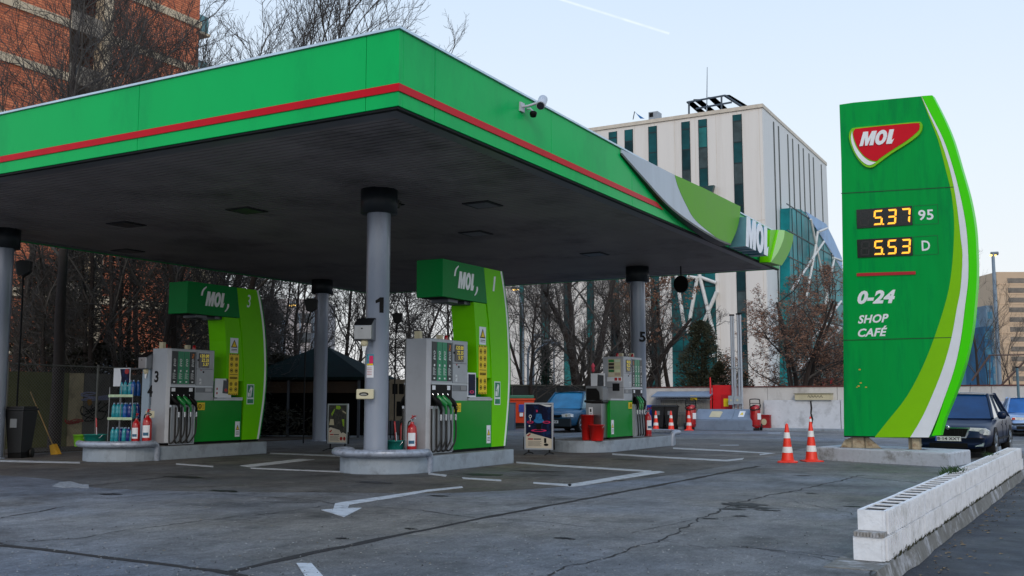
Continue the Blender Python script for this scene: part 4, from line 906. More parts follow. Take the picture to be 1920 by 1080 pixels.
m.poly(TF, T0([(1816, 489), (1831, 489), (1831, 490), (1816, 490)]), -.03, -.02); tp(m, 'panel_joint', mat('joint shadow gap', '#0b3d22', .6))
tp(MB().poly(TF, T0([(1583, 817), (1744, 820), (1744, 822), (1583, 819.5)]), -.4, .003), 'bottom_edge', darkm)
c6 = lambda P: [(1540+x/3, 160+y/3) for x, y in P]
lo = bez(c6([(200, 240), (370, 224), (540, 208), (566, 216), (571, 238), (556, 276), (500, 322), (400, 385), (325, 440), (290, 463), (255, 460), (222, 432), (190, 385), (166, 325), (160, 280), (172, 251)]), 4, True)
li = bez(c6([(214, 246), (370, 229), (540, 215), (555, 222), (557, 240), (546, 262), (492, 308), (400, 368), (335, 412), (315, 428), (290, 425), (250, 403), (215, 362), (192, 310), (184, 272), (193, 252)]), 4, True)
k = tp(MB().poly(TF, T0(lo), 0, .05), 'brand_badge', mat('badge lime', (.2, .56, .01), .35, spec=.2))
tp(MB().poly(TF, T0(li), .05, .062), 'badge_field', mat('badge red', (.62, 0, .012), .35, spec=.2, var=.06, vs=3), k)
tp(MB().poly(TF, T0(bez(c6([(178, 262), (172, 300), (182, 345), (205, 395), (240, 435), (275, 452), (310, 438)]), 4)+bez(c6([(310, 436), (275, 428), (240, 402), (208, 362), (186, 312), (178, 264)]), 4)), .05, .064), 'badge_crescent', white, k)
a = T0([(1614, 275.6), (1684, 246)]); b4 = T0([(1613.5, 275.5), (1675, 270.5), (1622, 248), (1681, 242.5)])
m = MB(); W0 = Fr(TF.p(b4[0][0], b4[0][1], .062), TF.p(b4[1][0], b4[1][1])-TF.p(b4[0][0], b4[0][1]), TF.n, tuple(V((0, 0, 1))))
wordmark(m, W0, 0, (V(b4[3])-V(b4[0])).x+.02, 0, b4[2][1]-b4[0][1], 0, .02, .26); tp(m, 'brand_letters', white, k)
SEG = {'5': 'afgcd', '3': 'abgcd', '7': 'abc', '8': 'abcdefg'}
def seg7(m, ch, fr, u, v, w_, h, c0, c1, t=.028):
    s_ = .10
    P = lambda x, y: (u+x*w_+s_*y*h, v+y*h)
    g_ = .07; th = t/h; tw = t/w_
    bars = {'a': [(g_, 1), (1-g_, 1), (1-g_-tw*.5, 1-th), (g_+tw*.5, 1-th)], 'd': [(g_, 0), (1-g_, 0), (1-g_-tw*.5, th), (g_+tw*.5, th)], 'g': [(g_+.05, .5), (g_+.12, .5+th/2), (1-g_-.12, .5+th/2), (1-g_-.05, .5), (1-g_-.12, .5-th/2), (g_+.12, .5-th/2)],
            'f': [(0, 1-g_*.6), (tw, 1-th-g_*.3), (tw, .5+th*.7), (0, .5+g_*.5)], 'e': [(0, g_*.6), (tw, th+g_*.3), (tw, .5-th*.7), (0, .5-g_*.5)], 'b': [(1, 1-g_*.6), (1-tw, 1-th-g_*.3), (1-tw, .5+th*.7), (1, .5+g_*.5)], 'c': [(1, g_*.6), (1-tw, th+g_*.3), (1-tw, .5-th*.7), (1, .5-g_*.5)]}
    for c_ in SEG[ch]: m.poly(fr, [P(*p) for p in bars[c_]], c0, c1)
def tilted(pa, pb):   # frame along a slightly rising pixel line on the sign face
    A, B = T0([pa, pb]); o = TF.p(*A); return Fr(o, TF.p(*B)-o, TF.n), (V(A)-V(B)).length
for nm, ul, ur, bl, br_, dig, lab_, lx0, lx1 in (('95', (1607, 393), (1711, 388), (1607.5, 428.5), (1711.5, 422), '537', '95', 1722, 1750), ('D', (1608, 449), (1711.5, 443), (1608.5, 483.5), (1712, 479), '553', 'D', 1728, 1745)):
    fr, Lw = tilted(bl, br_); H = T0([ul])[0][1]-T0([bl])[0][1]-.005
    bx = tp(MB().fbox(fr, 0, Lw, 0, H, 0, .02), 'price_display', mat('display black', '#151214', .25, var=.1))
    w_ = Lw*.165; hd = H*.78
    for i in range(4):
        u = Lw*(.055+.245*i)
        mn = MB(); seg7(mn, '8', fr, u, H*.11, w_, hd, .02, .022, .03); tp(mn, 'unlit_digit', segoff, bx)
        if i: mo = MB(); seg7(mo, dig[i-1], fr, u, H*.11, w_, hd, .023, .028, .038); tp(mo, 'lit_digit', amber, bx)
    mo = MB(); mo.fbox(fr, Lw*(.055+.245)+w_*1.02, Lw*(.055+.245)+w_*1.2, H*.1, H*.17, .023, .028)
    tp(mo, 'decimal_point', amber, bx)
    q0 = T0([(1714, (ul[1]+ur[1])/2-6), (1759.5, (ul[1]+ur[1])/2-8)])
    f2, L2 = tilted((1714, br_[1]), (1760, br_[1]-2.4))
    bx = tp(MB().ring(f2, [(0, 0), (L2, 0), (L2, H), (0, H)], [(.008, .008), (L2-.008, .008), (L2-.008, H-.008), (.008, H-.008)], .001, .006), 'grade_frame', mat('frame green', '#0d5f36', .5))
    m = MB(); wl_ = L2*(.62 if lab_ == '95' else .34); text(m, lab_, f2, (L2-wl_)/2, (L2+wl_)/2, H*.22, H*.76, .002, .006, 0, .018); tp(m, 'grade_letters', white, bx)
fr, Lw = tilted((1607, 518), (1717, 514.5)); tp(MB().fbox(fr, 0, Lw, 0, .065, 0, .02), 'red_bar', mat('bar red', '#b40d22', .4))
for s_, A, B, hh, sh, bo in (('0-24', (1608, 570.5), (1680, 568.5), 25, .28, .045), ('SHOP', (1609, 607), (1666.5, 604), 15.5, .28, .03), ('CAFÉ', (1609, 632), (1664, 630), 19, .28, .03)):
    fr, Lw = tilted(A, B); hh = hh*22/1919*1.02; m = MB(); text(m, s_, fr, 0, Lw, 0, hh, .001, .006, sh, bo); tp(m, 'hours_lettering' if s_ == '0-24' else 'service_lettering', white)
m = MB()
for x, y, r in ((1612, 693, 1.6), (1610, 724, 1.6), (1614, 718, 1.5), (1624, 726, 1.3), (1607, 726, 1.0)): c = T0([(x, y)])[0]; m.poly(TF, ell(c[0], c[1], r*.017, r*.010, 8, 0, 360), .001, .003)
tp(m, 'paint_chip', mat('chipped ochre', '#c9a23a', .7))
rust = mat('rusty leg', '#b6a78c', .7, var=.25, vs=9, dirt=('#6b3d1c', .9, 6))
(ua, _), (ub, _) = T0([(1605, 800), (1712, 800)])
m = MB(); m.fbox(TF, ua-.12, ua+.12, .25, .56, -.26, -.1).poly(TF, [(ua+.14, .26), (ua+.48, .26), (ua+.2, .5), (ua+.14, .5)], -.2, -.16).poly(TF, [(ua-.42, .26), (ua-.14, .26), (ua-.14, .5), (ua-.3, .45)], -.2, -.16).fbox(TF, ua-.45, ua+.5, .25, .275, -.34, -.04); tp(m, 'leg', rust)
m = MB(); m.fbox(TF, ub-.06, ub+.08, .25, .56, -.26, -.1).fbox(TF, ub-.2, ub+.2, .25, .275, -.34, -.04).fbox(TF, ub-.17, ub-.1, .27, .54, -.25, -.22); tp(m, 'leg', rust)

# ------------------------------------------------------------------ traffic cones
conem = mat('cone orange', '#f2331a', .45, var=.08, vs=8, dirt=('#8c2a1c', .4, 9)); conew = mat('cone reflective', '#e6e3e2', .35, var=.06, vs=12)
def cone(lab, loc, H=.75, rz=0., lean=(0, 0), grp='traffic cones'):
    e = empty('traffic_cone', lab, 'traffic cone', loc, rz, grp); e.rotation_euler = (lean[0], lean[1], rz)
    r = lambda z: .135-(.135-.028)*z/H
    P = [(.205, 0), (.205, .02), (.15, .035), (.137, .045)]
    MB().lathe(P+[(r(z), z) for z in (.06, H*.5, H*.97)]+[(.01, H)], (0, 0, 0), 24).build('cone_body', conem, e)
    MB().lathe([(.205, 0), (.21, .004), (.205, .024), (.15, .03)], (0, 0, 0), 32, square=.75).build('foot', conem, e)
    for z0, z1 in ((.25, .40), (.62, .77)): MB().lathe([(r(H*z0)+.004, H*z0), (r(H*z1)+.004, H*z1)], (0, 0, 0), 24).build('reflective_band', conew, e)
    return e
c1 = cone('orange and white cone, the nearer left of the two beside the price sign', (-5.5, 21.7, 0), .81, .2)
c2 = cone('taller orange cone with a second cone stacked in its tip, beside the price sign', (-5.13, 22.25, 0), .84, .6)
MB().lathe([(.045, .7), (.018, .93), (.008, .95)], (0, 0, 0), 18).build('stacked_tip', conem, c2); MB().lathe([(.034, .84), (.026, .9)], (0, 0, 0), 18).build('stacked_band', conew, c2)
for px, dep, lab in ((1230, 44.2, 'distant orange cone in front of the black wheelie bins, leftmost of three'), (1258.5, 44.2, 'distant orange cone in front of the blue bin, middle of three'), (1292, 44.2, 'distant orange cone in front of the wheeled extinguisher, rightmost of three')):
    c = DP(px, 808, dep); cone(lab, (c.x, c.y, 0), .84, .3)

# ------------------------------------------------------------------ cars
tyre = mat('tyre', '#0c0c0d', .8, var=.3, vs=20); rimm = mat('alloy', '#9aa0a6', .3, metal=.8)
plate_w = mat('number plate', '#d5d8da', .4)
def car(name, lab, loc, rz, paint, Lc, Wc, Hc, hatch=False, group=None, style='a'):
    e = empty(name, lab, 'car', loc, rz, group); w2 = Wc/2
    belt = .60*Hc if hatch else .62*Hc
    zt = [(0, .47), (.04, .60), (.14, .68), (.35, .735), (.9, .80), (1.15, belt*1.0-.04), (1.6, belt), (2.4, belt+.02), (3.2, belt+.03), (Lc-.5, belt+.04), (Lc-.12, belt-.0), (Lc-.02, belt-.2), (Lc, .55)]
    vs = []; K = 0
    for i, (y, z) in enumerate(zt):
        t = y/Lc; wf = 1-.16*max(0, 1-y/.55)**2-.1*max(0, 1-(Lc-y)/.5)**2; w_ = w2*wf; zl = .22 if 0 < i < len(zt)-1 else .3
        hf = [(0, zl), (.72, zl), (.93, zl+.05), (.985, zl+.16), (1.0, zl+(z-zl)*.55), (.985, z-.12), (.95, z-.05), (.86, z), (.5, z+.025), (0, z+.035)]
        ringp = [(w_*a, b) for a, b in hf]+[(-w_*a, b) for a, b in hf[-2:0:-1]]
        K = len(ringp); vs += [(a, y, b) for a, b in ringp]
    fs = [(i*K+k, i*K+(k+1) % K, (i+1)*K+(k+1) % K, (i+1)*K+k) for i in range(len(zt)-1) for k in range(K)]
    m = MB(); m.add(vs, fs, True); m.add(vs[:K]+vs[-K:], [tuple(range(K-1, -1, -1)), tuple(range(K, 2*K))]); bo = m.build('body', paint, e)
    yb0, yr0, yr1, yb1 = (.95, 1.62, Lc-.75, Lc-.12) if hatch else (1.12, 1.86, Lc-1.5, Lc-.55)
    wb, wr = w2*.9, w2*.70; zr = Hc-.03
    B = [(-wb, yb0, belt-.03), (wb, yb0, belt-.03), (wb, yb1, belt-.02), (-wb, yb1, belt-.02)]; T = [(-wr, yr0, zr), (wr, yr0, zr), (wr, yr1, zr), (-wr, yr1, zr)]
    # cabin glass, bowed windscreen
    def bow(a, b, n, dy, dz=0): return [tuple(V(a).lerp(V(b), i/n)+V((0, -dy*4*(i/n)*(1-i/n), dz*4*(i/n)*(1-i/n)))) for i in range(n+1)]
    fb_, ft_ = bow(B[0], B[1], 6, .14), bow(T[0], T[1], 6, .07, .015)
    m = MB(); n_ = 7
    m.add(fb_+ft_, [(i, i+1, n_+i+1, n_+i) for i in range(6)], True); m.build('windscreen', mat('windscreen '+style, {'a': '#0d3a6b', 'b': '#22709c', 'c': '#1c5a9c'}[style], .12, var=.3, vs=1.5, spec=.35), e)
    m = MB(); m.add([B[1], B[2], T[2], T[1]], [(0, 1, 2, 3)]).add([B[3], B[0], T[0], T[3]], [(0, 1, 2, 3)]).build('side_window', mat('side glass '+style, '#8fb0bd' if style != 'a' else '#5b7078', .05, var=.4, vs=2, coat=.6), e)
    m = MB(); m.add([B[2], B[3], T[3], T[2]], [(0, 1, 2, 3)]).build('rear_window', glassd, e)
    # roof
    vs = []; ny = 6
    for j in range(ny+1):
        t = j/ny; y = yr0-.05+(yr1-yr0+.12)*t; zz = zr+.025*math.sin(math.pi*t)
        for k in range(9):
            s_ = k/4-1; vs.append((wr*1.05*s_, y-(.07*(1-s_*s_) if j == 0 else 0), zz+.045*(1-abs(s_)**2.5)-.012))
    MB().add(vs, [(j*9+k, j*9+k+1, j*9+k+10, j*9+k+9) for j in range(ny) for k in range(8)], True).build('roof', paint, e)
    m = MB()
    for s_ in (1, -1):
        q = lambda p: (p[0]*s_, p[1], p[2])
        m.tube([q(B[1]), q(tuple(V(B[1]).lerp(V(T[1]), .5)+V((.01, -.015, .01)))), q(T[1])], .034, 6).tube([q(T[1]), q(T[2])], .028, 6).tube([q(T[2]), q(B[2])], .06, 6)
        for t in (.47,) if hatch else (.42, .78):
            a, b = V(B[1]).lerp(V(B[2]), t), V(T[1]).lerp(V(T[2]), t*1.02); m.tube([q(a), q(b)], .03, 6)
        m.build('pillar', paint, e); m = MB()
    # wheels
    ya, yc, rw = .82 if hatch else .9, Lc-(.68 if hatch else .95), .29 if hatch else .315
    for y in (ya, yc):
        for s_ in (1, -1):
            a_ = MB()
            n = 22; vs = []
            for x in (w2-.1, w2+.004):
                for k in range(n+1): an = math.pi*k/n; vs += [(s_*x, y+(rw+.07)*math.cos(an), rw+(rw+.06)*math.sin(an))]
            for x in (w2+.004,):
                for k in range(n+1): an = math.pi*k/n; vs += [(s_*x, y+(rw-.02)*math.cos(an), rw+(rw-.02)*math.sin(an)-.01)]
            a_.add(vs, [(k, k+1, n+2+k, n+1+k) for k in range(n)]+[(n+1+k, n+2+k, 2*n+3+k, 2*n+2+k) for k in range(n)]).build('wheel_arch', black, e)
            wv = MB(); prof = [(rw-.09, -.095), (rw-.02, -.1), (rw, -.07), (rw, .07), (rw-.02, .1), (rw-.09, .095)]
            wv.lathe(prof, (0, 0, 0), 28); w_ = wv.build('wheel', tyre, e); w_.location = (s_*(w2-.1), y, rw); w_.rotation_euler = (0, math.pi/2*s_, 0)
            r_ = MB().lathe([(rw-.09, .06), (rw-.085, .1), (rw-.11, .098), (rw-.115, .07), (.05, .085), (.04, .095)], (0, 0, 0), 28)
            for k in range(5):
                a = k*2*math.pi/5; r_.tube([(.03*math.cos(a), .03*math.sin(a), .09), ((rw-.1)*math.cos(a), (rw-.1)*math.sin(a), .09)], .022, 5)
            r_.build('rim', rimm, w_)
    # front
    f = Fr((0, .0, 0), (1, 0, 0)); F = lambda m, n, ma, par=None: m.build(n, ma, par or e)
    if style == 'a':
        gr = MB().poly(f, [(-.42, .66), (.42, .66), (.35, .48), (-.35, .48)], -.12, .006); g_ = F(gr, 'grille', black)
        F(MB().ring(f, [(-.47, .69), (.47, .69), (.38, .455), (-.38, .455)], [(-.43, .662), (.43, .662), (.355, .478), (-.355, .478)], -.1, .014), 'grille_surround', chrome, g_)
        m = MB(); [m.fbox(f, -.38+.085*k, -.37+.085*k, .5, .65, 0, .01) for k in range(10)]; F(m, 'grille_slat', darkm, g_)
        F(MB().lathe([(.05, -.01), (.05, .01), (.02, .02)], (0, 0, 0), 16), 'emblem', chrome); KIDS[e.name][-1].location = (0, -.01, .685); KIDS[e.name][-1].rotation_euler = (math.pi/2, 0, 0)
        for s_ in (1, -1):
            P = [(.47*s_, .685), (.76*s_, .675), (.85*s_, .61), (.84*s_, .53), (.44*s_, .515), (.40*s_, .55)]
            h = F(MB().poly(Fr((0, .05, 0), (1, 0, 0)), P, -.2, .01), 'headlight', mat('headlight glass', '#dfe6ea', .15, var=.35, vs=14))
            F(MB().poly(Fr((0, .04, 0), (1, 0, 0)), ell(.7*s_, .6, .055, .055, 14), .01, .02), 'lamp', chrome, h)
            F(MB().poly(Fr((0, .03, 0), (1, 0, 0)), [(.5*s_, .36), (.74*s_, .36), (.72*s_, .28), (.56*s_, .27)], -.05, .02), 'fog_lamp', mat('fog glass', '#9fb0b0', .2, metal=.3, var=.3, vs=20))
        F(MB().fbox(f, -w2*.86, w2*.86, .44, .455, -.1, .012), 'bumper_strip', black); F(MB().fbox(f, -.4, .4, .24, .34, -.05, .012), 'air_intake', black)
        k = F(MB().fbox(f, -.27, .27, .385, .49, 0, .03), 'number_plate', plate_w); F(MB().fbox(f, -.27, -.235, .386, .489, .03, .032), 'plate_band', mat('plate blue', '#1b4fb0', .4), k)
        m = MB(); text(m, 'B·14 XXT', f, -.22, .25, .405, .47, .03, .033, 0, .02); F(m, 'plate_letters', black, k)
        MB().tube([(0.1, yr1-.2, zr+.05), (.1, yr1-.02, zr+.3)], .006, 5).build('aerial', black, e)
    elif style == 'b':
        F(MB().fbox(f, -w2*.88, w2*.88, .22, .5, -.1, .035), 'bumper', mat('dark bumper', '#15232c', .5))
        F(MB().poly(f, [(-.38, .62), (.38, .62), (.3, .53), (-.3, .53)], -.1, .012), 'grille', black)
        for s_ in (1, -1):
            h = F(MB().poly(Fr((0, .03, 0), (1, 0, 0)), [(.36*s_, .64), (.6*s_, .68), (.72*s_, .65), (.74*s_, .55), (.4*s_, .54)], -.2, .02), 'headlight', mat('headlight glass', '#b9c4cc', .1))
            F(MB().poly(Fr((0, .03, 0), (1, 0, 0)), ell(.55*s_, .6, .04, .04, 10), .02, .026), 'lamp', tan, h)
        k = F(MB().fbox(f, -.26, .26, .33, .43, .03, .05), 'number_plate', plate_w)
        m = MB(); text(m, 'B 93', f, -.1, .22, .35, .41, .05, .053, 0, .02); F(m, 'plate_letters', black, k)
    else:
        for s_ in (1, -1):
            h = F(MB().poly(Fr((0, .04, 0), (1, 0, 0)), [(.3*s_, .68), (.7*s_, .69), (.79*s_, .6), (.3*s_, .57)], -.2, .012), 'headlight', mat('headlight glass', '#b9c4cc', .1))
            F(MB().fbox(Fr((0, .04, 0), (1, 0, 0)), .68*s_-.05, .68*s_+.05, .6, .67, .012, .02), 'indicator', mat('indicator red', '#c03a2a', .3), h)
        F(MB().fbox(f, -.24, .24, .56, .68, -.1, .01), 'grille', black); F(MB().fbox(f, -w2*.86, w2*.86, .42, .47, -.1, .03), 'bumper_strip', darkm)
        F(MB().fbox(f, -.6, .6, .26, .37, -.05, .02), 'air_intake', black); F(MB().fbox(f, -.26, .26, .38, .49, .0, .04), 'number_plate', plate_w)
    for s_ in (1, -1):
        MB().lathe([(.02, -.1), (.085, -.07), (.09, .0), (.085, .07), (.02, .1)], (0, 0, 0), 14, sy=.55).build('mirror', darkm if style != 'a' else paint, e)
        o = KIDS[e.name][-1]; o.location = (s_*(w2+.06), yb0+.45, belt+.04); o.rotation_euler = (0, math.pi/2, 0)
    m = MB()
    for s_ in (1, -1):
        for t in ((.36, .62) if not hatch else (.5,)):
            y = yb0+(yb1-yb0)*t; m.box(s_*w2*1.0-.004, s_*w2*1.0+.004, y-.006, y+.006, .34, belt-.08)
        m.box(s_*w2-.012, s_*w2+.012, 1.3, Lc-1.2, .40, .44)
    m.build('side_trim', darkm, e)
    m = MB()
    for s_ in (1, -1):
        for t in ((.33, .59) if not hatch else (.45,)):
            y = yb0+(yb1-yb0)*t; m.box(s_*w2*.99-.015, s_*w2*.99+.015, y-.07, y+.05, belt-.2, belt-.17)
    m.build('door_handle', paint, e)
    MB().box(-w2*.7, w2*.7, .3, Lc-.3, .14, .26).build('underbody', black, e)
    return e
navyp = mat('navy car paint', '#081d3d', .35, metal=.1, var=.05, coat=.12, spec=.3); bluep = mat('blue car paint', '#044a6c', .3, metal=.1, var=.05, coat=.3, spec=.3); silp = mat('silver blue car paint', '#8ea6c8', .28, metal=.6, var=.05, coat=.8)
car('parked_car', 'dark navy saloon parked behind the price sign', (-2.72, 25.0, 0), R(-3), navyp, 4.5, 1.76, 1.46)
BC = car('parked_car', 'teal blue hatchback parked beyond the far pump', (-18.68, 36.7, 0), R(3), bluep, 3.72, 1.6, 1.44, True, style='b'); BC.scale = (1.14, 1.14, 1.14)
c = DP(1935, 818, 36.5); car('parked_car', 'silver blue car at the right edge of the forecourt', (c.x+.12, c.y, 0), R(8), silp, 4.4, 1.75, 1.4, style='c')
# ------------------------------------------------------------------ back wall and service corner
wallm = mat('stained white wall', '#c9c6c2', .85, var=.08, vs=1.2, bump=.3, bs=12, dirt=('#8d8680', .6, 1.0), stretch=(1, 1, .5))
wall2 = mat('whitewashed low wall', '#cfd2d8', .85, var=.08, vs=2, bump=.4, bs=10, dirt=('#94969a', .7, 1.6))
rustm = mat('rust capping', '#5a2a22', .8, var=.3, vs=4)
WY = 45.0
e = empty('boundary_wall', 'long stained white boundary wall behind the forecourt', 'wall', (-8, WY, 0))
m = MB(); x = -18.2
while x < 14: m.box(x, x+2.985, WY, WY+.2, 0, 1.86); x += 3
m.build('wall_panel', wallm, e, world=True)
MB().box(-18.2, 14, WY-.04, WY+.24, 1.862, 1.91).build('rusty_capping', rustm, e, world=True)
e = empty('low_wall', 'lower whitewashed wall with a dark crack in front of the boundary wall', 'wall', (-9, 44.8, 0))
MB().box(-12.3, -9.06, 44.76, 44.97, 0, 1.3).box(-9.03, -6.6, 44.75, 44.96, 0, 1.31).build('wall_panel', wall2, e, world=True)
m = MB(); p = [DP(1521+d, y, 1) for y, d in ()]
f = fy(44.75); q = f.px([(1520, 752), (1521.5, 765), (1520.5, 775), (1523, 786), (1521, 800)]); 
m.tube([f.p(a, b, .0) for a, b in q], [.03, .04, .03, .05, .02], 4); m.build('crack', cracktar, e, world=True)
e = empty('low_wall', 'pale low wall panels behind the navy saloon', 'wall', (-1, 44.8, 0)); m = MB(); [m.box(a, a+1.55, 44.7, 44.9, .2, 1.25) for a in (-3.4, -1.7)]; m.box(-1.82, -1.74, 44.6, 44.9, 0, 1.3); m.build('wall_panel', wall2, e, world=True)
# utility cabinet on top of the low wall
f = fy(44.9); (a, b), (c, d) = f.px([(1493, 750), (1560, 737)])
e = empty('utility_cabinet', 'beige utility cabinet with graffiti on the low wall', 'cabinet', tuple(f.p((a+c)/2, b)))
MB().fbox(f, a, c, b, d-.03, -.1, .25).build('case', tan, e, world=True); MB().fbox(f, a-.04, c+.04, d-.03, d, -.1, .3).build('lid', mat('cabinet lid', '#8d8873', .6), e, world=True)
m = MB(); [m.tube([f.p(a+.55+.13*k, b+.12, .252), f.p(a+.6+.13*k, b+.2, .252), f.p(a+.66+.13*k, b+.1, .252)], .012, 4) for k in range(5)]; m.build('graffiti', black, e, world=True)
# sloped grey fill cabinet
e = empty('fill_cabinet', 'blue grey sloped metal cabinet over the fill points', 'cabinet', (-13.3, 43.4, 0), R(0))
bgp = mat('blue grey paint', '#77869a', .5, var=.08, vs=2, dirt=('#4f5a6a', .4, 3))
f = Fr((0, 0, 0), (0, 1, 0), (1, 0, 0))
pa, pb = G(1303, 808), G(1393, 811); x0, x1 = -15.05, -12.35; y0 = 43.3
MB().poly(Fr((0, 0, 0), (0, 1, 0), (1, 0, 0)), [(y0, 0), (y0+.9, 0), (y0+.9, .9), (y0+.62, .9), (y0, .42)], x0, x1).build('case', bgp, e, world=True, bevel=.01)
sl = Fr((x0, y0, .42), (1, 0, 0), V((0, -.48, .62)).normalized(), V((0, .62, .48)).normalized())
m = MB().fbox(sl, .05, 1.7, .03, .72, 0, .02).fbox(sl, 1.74, 2.64, .03, .72, 0, .02); m.build('hatch', bgp, e, world=True)
k = MB().poly(sl, [(.66, .2), (1.15, .18), (1.2, .55), (1.1, .6), (.7, .6)], .02, .03).build('notice', tan, e, world=True); MB().fbox(sl, 1.95, 2.2, .22, .62, .02, .03).build('warning_label', signw, e, world=True)
MB().poly(sl, [(2.0, .36), (2.16, .36), (2.08, .54)], .03, .034).build('triangle', yellow, e, world=True)
# red hydrant cabinet
f = fy(44.6); (a, b), (c, d) = f.px([(1337, 776), (1372, 722)])
e = empty('hose_cabinet', 'tall bright red fire hose cabinet against the boundary wall', 'cabinet', tuple(f.p((a+c)/2, 0)))
rc = mat('fire red', '#d40f1c', .35, var=.05, coat=.2); MB().fbox(f, a, c, 0, d, -.35, 0).build('case', rc, e, world=True); k = MB().fbox(f, a+.42, c-.03, .5, d-.42, 0, .06).build('door', mat('door red', '#b80b18', .4), e, world=True)
MB().fbox(f, a+.52, a+.74, d-.95, d-.6, .06, .07).build('notice', yellow, k, world=True)
MB().tube([f.p(a-.06, 0, .1), f.p(a-.06, d-.1, .1), f.p(a-.07, d+.35, .1)], [.045, .045, .03], 8).build('riser_pipe', rc, e, world=True)
# vent stacks
e = empty('vent_pipes', 'cluster of tall white vent pipes with two grey control boxes', 'vent pipes', tuple(f.p(c+.2, 0)))
for i, (px, top, r) in enumerate(((1370.5, 592, .05), (1374.5, 592, .035), (1383, 590, .05), (1387.5, 590, .05), (1379, 692, .03), (1391, 690, .025))):
    g_ = fy(44.35); (u, v0), (u2, v1) = g_.px([(px-1, 780), (px, top)])
    pp = MB().tube([g_.p(u2, 0), g_.p(u2, v1)], r, 10).build('pipe', mat('vent pipe white', '#a9b0ba', .35, metal=.4, stretch=(1, 1, .1)), e, world=True)
    if i < 4: MB().tube([g_.p(u2, v1), g_.p(u2, v1+.06)], r*1.6, 10).build('vent_cap', black, pp, world=True)
m = MB(); (u0, v0), (u1, v1) = g_.px([(1368, 690), (1391, 690)]); m.fbox(g_, u0, u1, v0-.02, v0+.03, -.08, .08); m.build('clamp', silver, e, world=True)
for q in ((1369, 759, 1378, 742), (1379, 757.5, 1392, 743)): (u0, v0), (u1, v1) = g_.px([(q[0], q[1]), (q[2], q[3])]); k = MB().fbox(g_, u0, u1, v0, v1, .06, .25).build('control_box', mat('control grey', '#9ba5ad', .5), e, world=True); MB().poly(g_, ell((u0+u1)/2, (v0+v1)/2, .05, .05, 12), .25, .26).build('dial', tan, k, world=True)
# wheeled extinguishers
def wheeled(lab, px, py, dep, s=1.):
    c = DP(px, py, dep); e = empty('wheeled_extinguisher', lab, 'wheeled extinguisher', (c.x, c.y, 0), R(25), 'wheeled fire extinguishers'); e.scale = (s, s, s)
    MB().lathe([(.14, .1), (.2, .14), (.21, .2), (.21, .9), (.17, 1.0), (.06, 1.05)], (0, 0, 0), 22).build('tank', redplastic, e)
    MB().lathe([(.215, .18), (.215, .23)], (0, 0, 0), 22).lathe([(.215, .84), (.215, .88)], (0, 0, 0), 22).build('strap', mat('dark red', '#7c0a10', .4), e)
    MB().tube(bez([(-.2, .02, .9), (-.2, .06, 1.2), (-.15, .1, 1.27), (.15, .1, 1.27), (.2, .06, 1.2), (.2, .02, .9)], 4), .02, 8).tube([(-.22, 0, 1.1), (.22, 0, 1.1)], .015, 6).build('handle_bar', black, e)
    MB().tube(bez([(.0, -.1, 1.03), (-.15, -.2, 1.0), (-.23, -.1, .9), (-.1, -.2, .82), (.15, -.2, .9), (.2, -.1, 1.05)], 5), .022, 8).build('hose', rubber, e)
    for x in (-.24, .24):
        w_ = MB().lathe([(.04, -.03), (.13, -.035), (.14, 0), (.13, .035), (.04, .03)], (0, 0, 0), 18).build('wheel', rubber, e); w_.location = (x, .08, .14); w_.rotation_euler = (0, math.pi/2, 0)
    MB().box(-.12, .12, -.18, .0, 0, .1).build('foot', darkm, e)
    MB().fbox(Fr((0.1, -.205, 0), (1, 0, 0)), -.05, .09, .45, .7, .0, .015).build('label', signw, e)
wheeled('wheeled red extinguisher standing between the blue bin and the sloped cabinet', 1296, 803, 45.2, 1.05)
wheeled('wheeled red extinguisher standing alone before the low red box', 1417, 806, 44.0, 1.05)
f = fy(44.4); (a, b), (c, d) = f.px([(1400, 806), (1443, 783)]); e = empty('sand_box', 'low dark red box behind the lone wheeled extinguisher', 'box', tuple(f.p((a+c)/2, 0)))
MB().fbox(f, a, c, 0, .62, -.25, 0).build('case', mat('brick red box', '#99181b', .55, var=.15), e, world=True); MB().fbox(f, a-.02, c+.02, .62, .66, -.27, .03).build('lid', redplastic, e, world=True); MB().poly(f, ell(c-.25, .35, .12, .14, 12), 0, .006).build('worn_label', tan, e, world=True)
# wheelie bins
def wbin(lab, c, rz, body, lid, s=1.):
    e = empty('wheelie_bin', lab, 'wheelie bin', (c[0], c[1], 0), rz, 'wheelie bins'); e.scale = (s, s, s) if s < 1.2 else (.82, .82, 1.1)
    MB().add([(-.2, -.24, .1), (.2, -.24, .1), (.2, .22, .1), (-.2, .22, .1), (-.28, -.33, .96), (.28, -.33, .96), (.28, .33, .96), (-.28, .33, .96)], [(3, 2, 1, 0), (4, 5, 6, 7), (0, 1, 5, 4), (1, 2, 6, 5), (2, 3, 7, 6), (3, 0, 4, 7)]).build('bin_body', body, e, bevel=.02)
    MB().box(-.3, .3, -.36, .36, .962, 1.01).box(-.27, .27, -.3, .3, 1.01, 1.05).build('lid', lid, e, bevel=.015); MB().tube([(-.25, .38, .98), (.25, .38, .98)], .018, 6).build('handle', lid, e)
    for x in (-.23, .23): w_ = MB().lathe([(.03, -.025), (.1, -.025), (.1, .025), (.03, .025)], (0, 0, 0), 16).build('wheel', rubber, e); w_.location = (x, .2, .1); w_.rotation_euler = (0, math.pi/2, 0)
    MB().box(-.1, .1, -.335, -.31, .62, .8).build('label', mat('bin label', '#6f747a', .5), e)
    MB().box(-.2, .2, -.22, .2, 0.0, .1).build('base', black, e)
    return e
bk = mat('bin black', '#17191c', .5, var=.15); bl = mat('bin blue', '#10379c', .4, var=.1)
